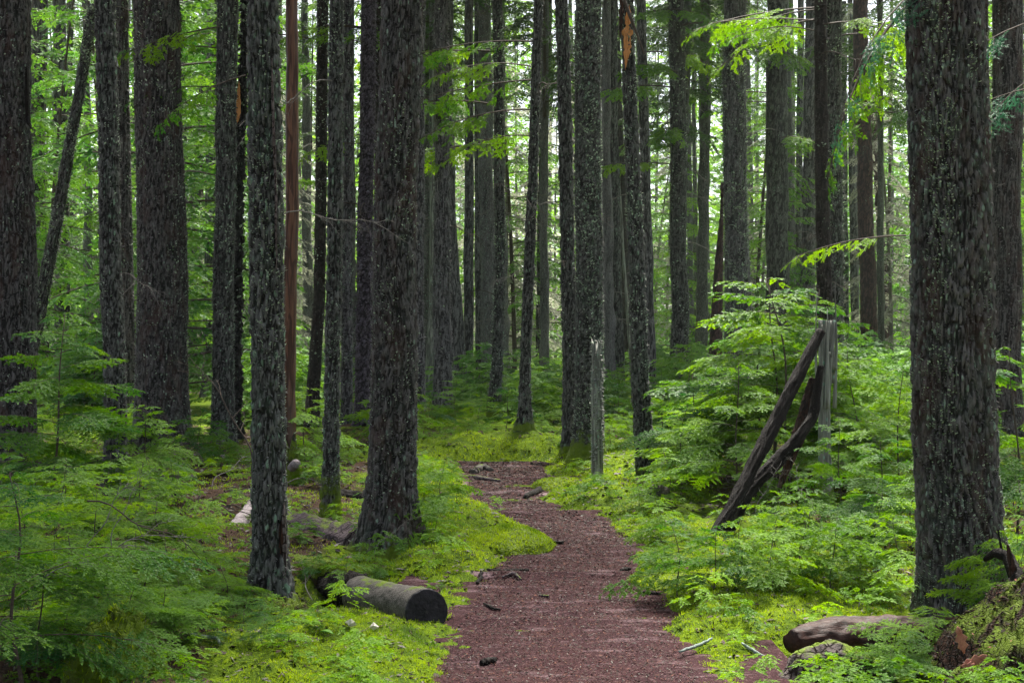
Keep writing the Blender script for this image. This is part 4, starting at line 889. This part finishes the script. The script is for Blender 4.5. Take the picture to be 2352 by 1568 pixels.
log("wet_brown_log", "wet reddish brown log with rounded end lying before the massive trunk", [W(2260, 1468, Dr_ + .5), W(2120, 1472, Dr_ + .4), W(1960, 1468, Dr_ + .3), W(1845, 1470, Dr_ + .2), W(1818, 1474, Dr_ + .15)], [.125, .13, .13, .12, .06], M_LOGD, group=LG, rough=.16, wob=.12, seg=56)
log("violet_grey_log", "violet grey rotten log lying just behind the wet brown log", [W(2120, 1420, 8.6), W(1950, 1405, 8.5), W(1790, 1392, 8.6), W(1755, 1392, 8.6)], [.07, .10, .105, .08], M_LOGV, group=LG, rough=.3, wob=.2, seg=44)
log("bark_slab", "broad grey bark slab with red rot at the bottom edge, right of the path", [W(1790, 1590, 6.5), W(1850, 1548, 6.55), W(1930, 1540, 6.6), W(2010, 1562, 6.6), W(2060, 1600, 6.6)], [.04, .12, .135, .10, .04], M_STONE, group=LG, rough=.2, wob=.15, seg=60, cat="bark slab")
log("pale_log", "pale smooth pinkish log far behind the huge trunk's foot on the left", [W(440, 1056, 18.6), W(520, 1058, 18.4)], [.085, .085], M_LOGP, group=LG, rough=.05)
log("dark_red_log", "dark red log lying just below the pale pinkish log", [W(430, 1088, 17), W(540, 1092, 16.8)], [.05, .05], M_ROT, group=LG, rough=.2)
log("pale_log", "pale log stub pointing up behind the split lichen green trunk", [W(640, 1104, 14.9), W(680, 1064, 14.3)], [.042, .048], M_LOGP, group=LG, rough=.08)
log("pale_log", "long pale lichen grown log slanting up behind the split lichen green trunk", [W(470, 1290, 10.2), W(540, 1215, 11.4), W(600, 1135, 13.2)], [.055, .06, .06], M_LOGP, group=LG, rough=.2, wob=.15)
log("fallen_log", "flat dark log across the moss left of the split lichen green trunk", [W(410, 1308, 10), W(500, 1302, 10.1), W(590, 1312, 10)], [.045, .05, .04], M_LOGD, group=LG, rough=.2)
log("mossy_log", "small bright green mossy log in front of the flat dark one", [W(435, 1325, 9.5), W(490, 1322, 9.5), W(540, 1328, 9.5)], [.03, .05, .03], M_MOSSY, group=LG, rough=.2)
log("dark_log", "violet black log behind the mossy footed slim trunk", [W(660, 1155, 14.4), W(760, 1140, 14), W(840, 1150, 13.6)], [.07, .09, .08], M_DARKWOOD, group=LG, rough=.3)
log("fallen_log", "long thin grey fallen log behind the path's right bank", [W(1250, 1165, 14.6), W(1340, 1140, 15.2), W(1440, 1122, 15.6)], [.03, .035, .03], M_LOGV, group=LG, rough=.2)
log("fallen_log", "short reddish log at the right rim where the path bends away", [W(1225, 1068, 17.8), W(1285, 1076, 17.4)], [.06, .055], M_ROT, group=LG, rough=.2)
log("leaning_stump", "cut grey stump leaning left at the foot of the orange scarred trunk", [W(1420, 1168, 13.6), W(1470, 1150, 13.3), W(1518, 1135, 13.0)], [.04, .08, .11], M_LOG, group=LG, rough=.2, cat="stump")
# leaning rotten timbers
Dv = 11.5
log("leaning_timber", "dark straight timber leaning up to the right against the hollow broken snag", [W(1640, 1240, 11.1), W(1720, 1090, 11.4), W(1800, 930, 11.7), W(1885, 760, 12.0)], [.06, .055, .06, .04], M_DARKWOOD, group="leaning rotten timbers", cat="leaning log", rough=.3, wob=.15, n=90)
log("leaning_timber", "dark bark clad limb curving up right below the straight leaning timber", [W(1665, 1225, 11.3), W(1715, 1130, 11.5), W(1770, 1075, 11.6), W(1830, 1010, 11.7), W(1868, 960, 11.8), W(1885, 840, 11.9)], [.055, .06, .055, .05, .04, .025], M_DARKWOOD, group="leaning rotten timbers", cat="leaning log", rough=.35, wob=.15, n=90)
log("leaning_timber", "thin reddish split plank hanging between the two leaning timbers", [W(1790, 1120, 11.9), W(1835, 1000, 11.95), W(1872, 870, 12.0)], [.02, .06, .05], M_ROT, group="leaning rotten timbers", cat="leaning log", rough=.3)
# hollow broken snag: a torn shell round a core
Ds = 12.6; x0, z0 = (1898 - 1176) * Ds / FP, 0
r = empty("hollow_snag", (x0, Ds, gz(x0, Ds))); tag(r, "hollow broken grey snag with splintered flaring top right of the leaning timbers", "snag", "broken stumps and snags")
seg = 90; zz = np.arange(-.2, 1.72, .02); th = np.linspace(0, 2 * np.pi, seg, endpoint=False); TH, ZZ = np.meshgrid(th, zz)
rr = np.interp(zz, [-.2, .1, .5, 1.0, 1.35, 1.72], [.10, .072, .055, .052, .062, .078])[:, None] + 0 * TH
rr = rr * (1 + .16 * (vnoise(np.cos(TH) * 3, np.sin(TH) * 3, ZZ * .6, 5) - .5) * 2 + .10 * np.sin(TH * 9 + ZZ * 1.2))
top = .92 + .65 * sstep(.3, .7, vnoise(np.cos(th) * 2.6, np.sin(th) * 2.6, 0 * th, 9)) + .45 * vnoise(np.cos(th) * 7, np.sin(th) * 7, 0 * th, 19)
zt = np.minimum(ZZ, top[None] + 0 * ZZ); cx = -.02 * np.sin(ZZ * 2)
Vo = np.stack([cx + np.cos(TH) * rr, np.sin(TH) * rr, zt], -1).reshape(-1, 3); Vi = np.stack([cx + np.cos(TH) * (rr - .018), np.sin(TH) * (rr - .018), zt], -1).reshape(-1, 3)
i_ = np.arange(len(zz) * seg).reshape(len(zz), seg); j_ = np.roll(i_, -1, 1); m0 = len(Vo)
Fo = np.stack([i_[:-1], j_[:-1], j_[1:], i_[1:]], -1).reshape(-1, 4); Fi = Fo[:, ::-1] + m0; Fr = np.stack([i_[-1], j_[-1], j_[-1] + m0, i_[-1] + m0], -1)
nV = len(Vo) * 2
so = mesh_np("shell", np.concatenate([Vo, Vi]), np.concatenate([Fo, Fi, Fr]), [M_PALE], r, attrs={"plate": np.full(nV, .8), "cell": np.random.default_rng(3).random(nV) * .4}); so["lichen"] = .5; so["moss_height"] = .25
for (a, hh, rad_) in ((.2, 2.02, .02), (2.7, 1.95, .018), (4.6, 1.8, .025)):
    P = smooth_curve([(math.cos(a) * .08, math.sin(a) * .08, .9), (math.cos(a) * .10, math.sin(a) * .10, 1.5), (math.cos(a) * .085, math.sin(a) * .085, hh)], 14)
    v, f, t, _ = tube_arrays(P, np.linspace(rad_, .003, 14), 7); s_ = mesh_np("splinter", v, [f, t], [M_PALE], r, attrs={"plate": np.full(len(v), .8), "cell": np.full(len(v), .4)}); s_["lichen"] = 0.; s_["moss_height"] = 0.
# broken limb hung on the scarred tree
log("broken_limb", "thin broken limb hanging slanted across the top of the orange scarred trunk", [W(1418, -40, 14.6), W(1448, 40, 14.5), (W(1480, 125, 14.5))], [.022, .018, .008], M_TWIG, cat="broken branch", group=None, seg=10)

def blades(x, y, z, hgt, wid, g, spread=.8):
    n = len(x); az = g.uniform(0, 6.28, n); el = g.uniform(.25, spread, n)
    d = np.stack([np.cos(az) * np.sin(el), np.sin(az) * np.sin(el), np.cos(el)], -1); w = np.stack([-np.sin(az), np.cos(az), 0 * az], -1)
    b0 = np.stack([x, y, z], -1); h = hgt[:, None]
    return np.stack([b0 - w * wid[:, None] * .5, b0 + w * wid[:, None] * .5, b0 + d * h + w * wid[:, None] * .15, b0 + d * h - w * wid[:, None] * .15], 1).reshape(-1, 3)
def mound(name, label, cx, cy, rx, ry, hz, mat, seed, cat="mound", rough=.25, group=None):
    n = 90; th = np.linspace(0, 2 * np.pi, n, endpoint=False); rr = np.linspace(0.02, 1.15, 40); TH, RR = np.meshgrid(th, rr)
    X = np.cos(TH) * RR; Y = np.sin(TH) * RR
    prof = np.clip(1 - RR**2.2, -.35, 1); nz = fbm(X * 2.4 + seed, Y * 2.4, 0 * X, seed, 5); n2 = fbm(X * 9, Y * 9, 0 * X, seed + 1, 3)
    Z = hz * prof * (.7 + .6 * nz) + (n2 - .5) * hz * rough
    Z = Z - sstep(.9, 1.15, RR) * .12
    V = np.stack([X * rx * (1 + .3 * (nz - .5)), Y * ry * (1 + .3 * (nz - .5)), Z], -1).reshape(-1, 3)
    i_ = np.arange(len(rr) * n).reshape(len(rr), n); j_ = np.roll(i_, -1, 1)
    F = np.stack([i_[:-1], i_[1:], j_[1:], j_[:-1]], -1).reshape(-1, 4); V = np.concatenate([V, [[0, 0, hz * (.7 + .6 * float(nz[0].mean()))]]])
    T_ = np.stack([i_[0], j_[0], np.full(n, len(V) - 1)], -1)
    o = mesh_np(name, V, [F, T_[:, [0, 1, 2]]], [mat]); o.location = (cx, cy, gz(cx, cy) - .02)
    g = np.random.default_rng(seed); cnt = int((26000 if mat is M_MOSSY else 60000) * rx * ry * 3.14 * 1.6); fi = g.integers(0, len(F), cnt * 2); ar = np.linalg.norm(V[F[:, 0]] - V[F[:, 2]], axis=1)**2; fi = fi[g.random(len(fi)) < ar[fi] / ar.max()]
    a, b_ = g.random((2, len(fi), 1)); q = V[F[fi, 0]] * (1 - a) * (1 - b_) + V[F[fi, 1]] * a * (1 - b_) + V[F[fi, 2]] * a * b_ + V[F[fi, 3]] * (1 - a) * b_
    tn = np.clip(fbm(q[:, 0] * 5, q[:, 1] * 5, q[:, 2] * 5, 3, 3) * 1.4 - .3 + g.random(len(q)) * .3, 0, 1)
    if mat is M_MOSSY:
        bv = blades(q[:, 0], q[:, 1], q[:, 2] - .004, g.uniform(.012, .03, len(q)), g.uniform(.005, .009, len(q)), g, 1.3)
        o2 = mesh_np("moss_tuft", bv, np.arange(len(bv)).reshape(-1, 4), [M_MOSST], o, smooth=False, attrs={"tone": np.repeat(tn, 4)}); o2["kind"] = "stuff"
    else:
        h = g.random(len(q)) < .5; q = q[h]; k = len(q); u = g.normal(0, 1, (k, 3)); u[:, 2] = np.abs(u[:, 2]) * .3; u /= np.linalg.norm(u, axis=1, keepdims=True); v = np.cross(u, g.normal(0, 1, (k, 3))); v /= np.linalg.norm(v, axis=1, keepdims=True)
        L = g.uniform(.004, .022, k)[:, None] * g.random((k, 1)); c = q + [0, 0, .004]; w = L * g.uniform(.12, .5, (k, 1))
        bv = np.stack([c - u * L, c + v * w, c + u * L, c - v * w], 1).reshape(-1, 3)
        d_ = mesh_np("debris", bv, np.arange(len(bv)).reshape(-1, 4), [M_LOGD, M_TWIG, M_ROT, M_DUFF, M_TWIGP, M_REDLEAF], o, smooth=False, mat_idx=g.choice(6, k, p=[.25, .2, .25, .2, .05, .05])); d_["kind"] = "stuff"
    return tag(o, label, cat, group)
mound("root_mound", "reddish duff covered root mound rising at the lower right corner", 3.1, 6.2, 1.2, .7, .50, M_DUFF, 3, rough=.35)
mound("mossy_hummock", "green mossy hummock under the young hemlocks at the lower left corner", -1.76, 6.15, .23, .3, .27, M_MOSSY, 9, rough=.3)
mound("mossy_hummock", "dark root mound of needles round the foot of the split lichen green trunk", (612 - 1176) * 8.35 / FP, 8.2, .30, .32, .15, M_DUFF, 12, rough=.5)
mound("moss_cushion", "bright yellow moss cushion at the tip of the left bank beside the path's bend", -.05, 10.75, .36, .55, .09, M_MOSSY, 14)
mound("moss_cushion", "round yellow moss cushion on the right bank beside the path", 1.02, 9.15, .24, .4, .07, M_MOSSY, 15)
mound("moss_cushion", "small moss cushion among roots where the path bends, right rim", .43, 15.0, .22, .3, .12, M_MOSSY, 16)
mound("mossy_hummock", "rounded dark moss lump below the orange scarred trunk on the right bank", 1.18, 12.8, .3, .3, .12, M_MOSSY, 19)
# curved root and broken root spike on the mound
log("curved_root", "dark curved root arching over the lower right root mound", [W(2262, 1285, 6.9), W(2285, 1268, 6.85), W(2315, 1278, 6.8), W(2335, 1320, 6.7), W(2350, 1370, 6.6)], [.012, .026, .032, .034, .04], M_DARKWOOD, cat="root", group="roots on the lower right mound", rough=.2, seg=24)
log("broken_root", "upright broken reddish root spike at the right edge above the mound", [W(2352, 1380, 6.65), W(2330, 1320, 6.7), W(2314, 1250, 6.7)], [.035, .022, .006], M_ROT, cat="root", group="roots on the lower right mound", rough=.3, seg=20)
log("broken_root", "thin dark stick rising left of the broken root spike", [W(2320, 1325, 6.85), W(2302, 1270, 6.9), W(2292, 1215, 6.9)], [.010, .008, .004], M_DARKWOOD, cat="root", group="roots on the lower right mound", seg=10)
log("root", "exposed mossy root running down from the trunk hidden behind the big furrowed one", [W(955, 960, 22.5), W(962, 992, 21), W(976, 1004, 20.4)], [.06, .05, .02], M_MOSSY, cat="root", seg=16)

# sticks on the path and the moss
SG = "fallen sticks lying on the path"
def stick(name, label, pts, r, mat, lift=.012, group=SG, cat="stick", kinks=2):
    P = []
    for px, py in pts:
        x, y = ground_at(px, py); hz = float(path_h(np.array([x]), np.array([y]))[0]) if path_dist(np.array([x]), np.array([y]))[0] < .05 else gz(x, y)
        P.append((x, y, hz + lift))
    P = smooth_curve(P, 14); P[:, :2] += np.random.default_rng(int(pts[0][0])).normal(0, r * .35, (14, 2))
    v, f, t, _ = tube_arrays(P, r * (.6 + .5 * np.sin(np.linspace(.3, 2.9, 14))), 7); o0 = P[0]
    o = mesh_np(name, v - o0, [f, t], [mat]); o.location = tuple(o0); return tag(o, label, cat, group)
stick("fallen_stick", "longer dark stick at the tip of the left moss bank on the path", [(1222, 1256), (1256, 1252), (1292, 1254)], .016, M_DARKWOOD)
stick("bark_chip", "small black bark chip on the path below the left bank's tip", [(1222, 1271), (1246, 1272)], .022, M_DARKWOOD, cat="bark chip")
stick("fallen_stick", "straight black stick across the left side of the pale ledge on the path", [(1118, 1326), (1160, 1322), (1215, 1317)], .012, M_DARKWOOD)
stick("fallen_stick", "short black stick left of the path just before the pale ledge", [(1095, 1350), (1103, 1338), (1104, 1330)], .012, M_DARKWOOD)
stick("fallen_stick", "grey stick on the path below the pale ledge", [(1150, 1338), (1180, 1334), (1198, 1342)], .009, M_LOGV)
stick("fallen_stick", "short stick at the right end of the pale ledge", [(1427, 1317), (1447, 1312)], .013, M_DARKWOOD)
stick("fallen_stick", "short black stick on the right rim of the path below the ledge", [(1452, 1340), (1474, 1342)], .011, M_DARKWOOD)
stick("fallen_stick", "thin black stick on the right rim of the path, mid way down", [(1465, 1368), (1518, 1374)], .010, M_DARKWOOD)
stick("fallen_stick", "thin curved stick at the left path edge beside the sawn log", [(1110, 1395), (1130, 1403), (1150, 1407)], .008, M_DARKWOOD)
stick("bark_chip", "black leaf shaped bark chip low on the left of the path near the viewer", [(1107, 1533), (1122, 1527), (1138, 1525)], .018, M_DARKWOOD, cat="bark chip")
stick("fallen_stick", "tiny stick in the middle of the path below the pale patch", [(1238, 1374), (1262, 1376)], .008, M_LOGV)
stick("path_root", "pale root lying across the far end of the path", [(1062, 1098), (1095, 1104), (1122, 1105), (1146, 1108)], .03, M_LOGV, cat="root", group="roots crossing the path")
stick("path_root", "arched mossy root lump on the far end of the path", [(1088, 1092), (1100, 1082), (1116, 1081), (1126, 1086)], .05, M_LOG, cat="root", group="roots crossing the path")
stick("path_root", "short dark root at the far right rim of the path", [(1205, 1145), (1230, 1135), (1250, 1125)], .035, M_DARKWOOD, cat="root", group="roots crossing the path")
stick("lichen_stick", "left one of two bluish white lichen sticks on the moss right of path", [(1560, 1514), (1600, 1503), (1636, 1496)], .008, M_LICH, lift=.03, group="lichen sticks on the right bank")
stick("lichen_stick", "right one of two bluish white lichen sticks on the moss right of path", [(1705, 1500), (1750, 1508), (1785, 1510)], .009, M_LICH, lift=.03, group="lichen sticks on the right bank")
stick("curled_twig", "thin pale curled twig at the bottom edge left of the path", [(438, 1566), (470, 1560), (500, 1562), (503, 1568)], .008, M_LICH, lift=.03, group=None, cat="twig")
for k, (px, py, r_) in enumerate(((806, 1478, .028), (858, 1482, .026))):
    x, y = ground_at(px, py); g = np.random.default_rng(k); th = np.linspace(0, 6.28, 9, endpoint=False)
    V = [[math.cos(a) * r_ * g.uniform(.5, 1.4), math.sin(a) * r_ * g.uniform(.4, 1), g.uniform(0, .02)] for a in th] + [[0, 0, .035], [0, 0, -.01]]
    F = [(i_, (i_ + 1) % 9, 9) for i_ in range(9)] + [((i_ + 1) % 9, i_, 10) for i_ in range(9)]
    o = mesh_np("white_fungus", V, np.array(F), [M_WHITE], smooth=False); o.location = (x, y, gz(x, y) + .015); tag(o, ("crumpled white bracket fungus on the moss before the sawn log, left one", "low white bracket fungus on the moss before the sawn log, right one")[k], "fungus", "white fungi on the moss")
# broad leaves near the frame's foot
def leaf(px, py, L, wd, az, mat, label, lift=.04, tilt=.35):
    x, y = ground_at(px, py); n = 9; V, F = [], []
    for i_ in range(n):
        s = i_ / (n - 1); w = wd * math.sin(math.pi * min(1, s * .93 + .04))**.8
        for q in (-1, 0, 1): V.append((q * w, s * L, s * L * tilt - s * s * L * .3 + (abs(q) * w * .5)))
    for i_ in range(n - 1):
        for q in (0, 1): a = i_ * 3 + q; F.append((a, a + 1, a + 4, a + 3))
    o = mesh_np("broad_leaf", np.array(V), np.array(F), [mat], attrs={"tone": np.full(len(V), 1.)}); sm = o.modifiers.new("thick", 'SOLIDIFY'); sm.thickness = .0015
    o.location = (x, y, gz(x, y) + lift); o.rotation_euler = (0, 0, az); tag(o, label, "leaf", "broad leaves on the moss")
leaf(765, 1545, .075, .018, 1.2, M_LEAFB, "pale green broad leaf at the bottom edge left of the path"); leaf(1782, 1545, .10, .016, -1.0, M_LEAFB, "long pale green leaf between the right bank moss and the bark slab")
for k, (px, py, az, lb) in enumerate(((2215, 1500, -.3, "upright withered pink leaf on the root mound"), (2205, 1530, 1.2, "lower left withered red leaf on the root mound"), (2240, 1535, -1.3, "lower right withered red leaf on the root mound"))):
    V, F = [], []; n = 8
    for i_ in range(n):
        s = i_ / (n - 1); w = .022 * math.sin(math.pi * min(1, s * .95 + .03)) * (1 + .35 * (-1)**i_)
        for q in (-1, 0, 1): V.append((q * w, -abs(q) * w * .4, s * .13))
    for i_ in range(n - 1):
        for q in (0, 1): a = i_ * 3 + q; F.append((a, a + 1, a + 4, a + 3))
    o = mesh_np("withered_leaf", np.array(V), np.array(F), [M_REDLEAF]); sm = o.modifiers.new("thick", 'SOLIDIFY'); sm.thickness = .002
    q = W(px, py, 5.95); o.location = tuple(q); o.rotation_euler = (.2, az, .3 * k); tag(o, lb, "leaf", "withered leaves on the root mound")

# bare twiggy dead shrubs and slanting dead branches on the left
DB = "bare dead branches in the left thicket"
def dead_branch(label, px, py, D, L, rz, ry, me=0, mats=SNAGBP):
    o = obj_of("dead_branch", mats[me], None, tuple(W(px, py, D)), (0, ry, rz), L); return tag(o, label, "branch", DB)
dead_branch("pale lichen dead branch slanting up across the left foreground", 70, 1360, 6.6, .8, .1, -.55, 0)
dead_branch("forked pale dead twig standing in the far left foreground", 190, 1300, 6.8, .55, .2, -1.2, 1)
dead_branch("grey dead branch running down right from the arching hemlock at left", 200, 1150, 7.2, .7, .1, .35, 0, SNAGB)
dead_branch("pale thin dead branch upright below the flecked front trunk", 260, 1260, 7.5, .5, .6, -1.3, 0)
dead_branch("crooked dark dead branch rising beside the black shaggy trunk", 560, 1090, 11, 1.1, 2.4, -1.25, 1, SNAGB)
dead_branch("small bare twig fan before the big furrowed trunk's foot", 862, 1270, 9.6, .45, .5, -.8, 0)
dead_branch("small bare twigs below the leaning timbers", 1745, 1180, 10.4, .45, .8, -1.2, 1)
dead_branch("second bare twig fan right of the leaning timbers' foot", 1860, 1170, 10.8, .5, 2.0, -1.1, 0)
jg = random.Random(31)
for k, (wh, px, py, D) in enumerate((("beside the pale pinkish log", 470, 1110, 15.5), ("below the dark red log", 500, 1140, 14), ("left of the pale log stub", 610, 1120, 13.5), ("over the long pale slanting log", 560, 1180, 12),
        ("at the foot of the mossy footed slim trunk", 745, 1195, 12.3), ("behind the rotting log", 700, 1200, 12), ("between the split trunk and the rotting log", 690, 1250, 10.8), ("on the moss left of the split trunk", 520, 1270, 10.2),
        ("under the brown barkless pole", 660, 1140, 14), ("before the huge trunk's foot", 400, 1150, 14.5), ("right of the mossy footed slim trunk", 805, 1190, 12.5), ("by the broken hollow log end", 735, 1345, 9.0))):
    x = (px - 1176) * D / FP
    o = obj_of("dead_branch", (SNAGBP if k % 3 else SNAGB)[k % 2], None, (x, D, gz(x, D) + .04), (jg.uniform(-.5, .5), jg.uniform(-.45, -.05), jg.uniform(0, 6.3)), jg.uniform(.5, 1.0)); tag(o, "dead twiggy branch lying " + wh, "branch", DB)
for k, (wh, p0, p1, r_) in enumerate((("behind the split trunk", (560, 1180, 12.6), (700, 1168, 12.3), .04), ("left of the mossy footed slim trunk", (640, 1215, 11.6), (760, 1196, 12.0), .03), ("below the pale pinkish log", (420, 1120, 15), (560, 1112, 15.4), .045), ("crossing before the huge trunk", (300, 1130, 14.6), (450, 1110, 15), .05))):
    a_, b_ = [((q[0] - 1176) * q[2] / FP, q[2]) for q in (p0, p1)]; mid_ = ((a_[0] + b_[0]) / 2, (a_[1] + b_[1]) / 2)
    log("mossy_pole", "thin mossy fallen pole " + wh, [(*q, gz(*q) + r_ * .6) for q in (a_, mid_, b_)], [r_, r_ * .9, r_ * .6], M_LOG if k % 2 else M_MOSSY, group=LG, rough=.2, seg=16)
# bare dead twig brush in the far wood, pale with lichen
g = random.Random(5)
for k in range(26):
    D = g.uniform(38, 75); px = g.choice((g.uniform(1000, 1300), g.uniform(300, 700), g.uniform(1750, 2100))); 
    t = min(TREES, key=lambda q: abs(q[0] - px) + abs(q[1] - D) * 3 if q[1] > 24 else 1e9); r = t[4]; py = g.uniform(30, 560)
    z = CAM_H - (py - 784) * t[1] / FP
    obj_of("dead_branch", SNAGBP[k % 2], r, (0, 0, z), (g.uniform(-.4, .4), g.uniform(-.2, .5), g.uniform(0, 6.3)), g.uniform(1.6, 3.2))

# ------------------------------------------------------------ ground cover
g = np.random.default_rng(4)
n = 560000
D = 4.9 + 15 * g.random(n)**1.25; X = (g.random(n) - .5) * 2 * (D * .39)
hz, dd = height(X, D); dens = sstep(.40, .58, fbm(X * 1.1, D * 1.1, 0 * X, 77, 3) + .28 * sstep(1.6, 0, dd))
k = (dd > .03) & (g.random(n) < dens * (.35 + .65 * (fbm(X * 7, D * 7, 0 * X, 78, 2) > .45)) * np.where(X < -1.1, .45, 1))
X, D, hz, dd = X[k], D[k], hz[k], dd[k]; s = np.clip(D / 9, .7, 2.2)
V = blades(X, D, hz - .004, g.uniform(.010, .030, len(X)) * s**.5, g.uniform(.004, .008, len(X)) * s, g, 1.2)
o = mesh_np("moss", V, np.arange(len(V)).reshape(-1, 4), [M_MOSST], smooth=False, attrs={"tone": np.repeat(np.clip(fbm(X * 2.2, D * 2.2, 0 * X, 55, 4) * 1.6 - .35 + g.random(len(X)) * .3, 0, 1), 4)})
tag(o, "yellow green moss carpet on both banks of the path", "moss", kind="stuff")
# litter of needles and bark crumbs, on path and floor
def litter(n, xfun, mats, name, label, path, smin=.005, smax=.022):
    X, D = xfun(n); dd = path_dist(X, D); k = (dd < .02) if path else (dd > 0); X, D = X[k], D[k]
    z = (path_h(X, D) if path else height(X, D)[0]) + .003; n = len(X); az = g.uniform(0, 6.28, n); L = g.uniform(smin, smax, n) * np.clip(D / 9, .8, 1.8); w = L * g.uniform(.12, .5, n)
    u = np.stack([np.cos(az), np.sin(az), g.normal(0, .25, n)], -1); v = np.stack([-np.sin(az), np.cos(az), g.normal(0, .3, n)], -1); c = np.stack([X, D, z], -1)
    Lx, wx = L[:, None], w[:, None]; up = np.array([0, 0, .0015])
    V = np.stack([c - u * Lx * .5, c + v * wx * .5 + up, c + u * Lx * .5, c - v * wx * .5 + up], 1).reshape(-1, 3)
    o = mesh_np(name, V, np.arange(len(V)).reshape(-1, 4), mats, smooth=False, mat_idx=g.integers(0, len(mats), n)); tag(o, label, "litter", kind="stuff")
litter(120000, lambda n: (g.uniform(-1.6, 1.6, n), 5.6 + 13 * g.random(n)**1.3), [M_LOGD, M_TWIG, M_DARKWOOD, M_LOGD, M_TWIG, M_RUST, M_RUST, M_TWIGP], "needle_litter", "fallen needles and bark crumbs strewn on the footpath", True, .006, .028)
litter(40000, lambda n: (lambda D: ((g.random(n) - .5) * 2 * D * .39, D))(5.2 + 16 * g.random(n)**1.2), [M_TWIG, M_LOGD, M_DARKWOOD, M_TWIGP], "twig_litter", "small dead twigs and debris scattered over the forest floor", False, .012, .07)
# tiny seedlings as ground cover (uncountable): one object
parts_v, tn = [], []
base = []
for me in SPR:
    f = me[0]; a = np.empty(len(f.vertices) * 3, np.float32); f.vertices.foreach_get("co", a); base.append(a.reshape(-1, 3)[:, :])
n = 520; D = 5.6 + 16 * g.random(n)**1.2; X = (g.random(n) - .5) * 2 * D * .38; hz, dd = height(X, D)
for i in range(n):
    if dd[i] < .12 or (-.85 < X[i] < -.25 and 6.5 < D[i] < 8.0): continue
    a = g.uniform(0, 6.28); s = g.uniform(.7, 1.8) * (1 + max(0, D[i] - 9) * .03); c, s_ = math.cos(a) * s, math.sin(a) * s; q = base[i % 3]
    parts_v.append(np.stack([q[:, 0] * c - q[:, 1] * s_ + X[i], q[:, 0] * s_ + q[:, 1] * c + D[i], q[:, 2] * s * .8 + hz[i] - .02], -1)); tn.append(np.full(len(q), g.random()))
V = np.concatenate(parts_v)
o = mesh_np("undergrowth", V, np.arange(len(V)).reshape(-1, 4), [M_LEAF], smooth=False, attrs={"tone": np.concatenate(tn)})
tag(o, "tiny hemlock seedlings sprinkled over the moss", "seedlings", kind="stuff")
print("objects", len(bpy.data.objects), "faces", sum(len(m.polygons) for m in bpy.data.meshes))
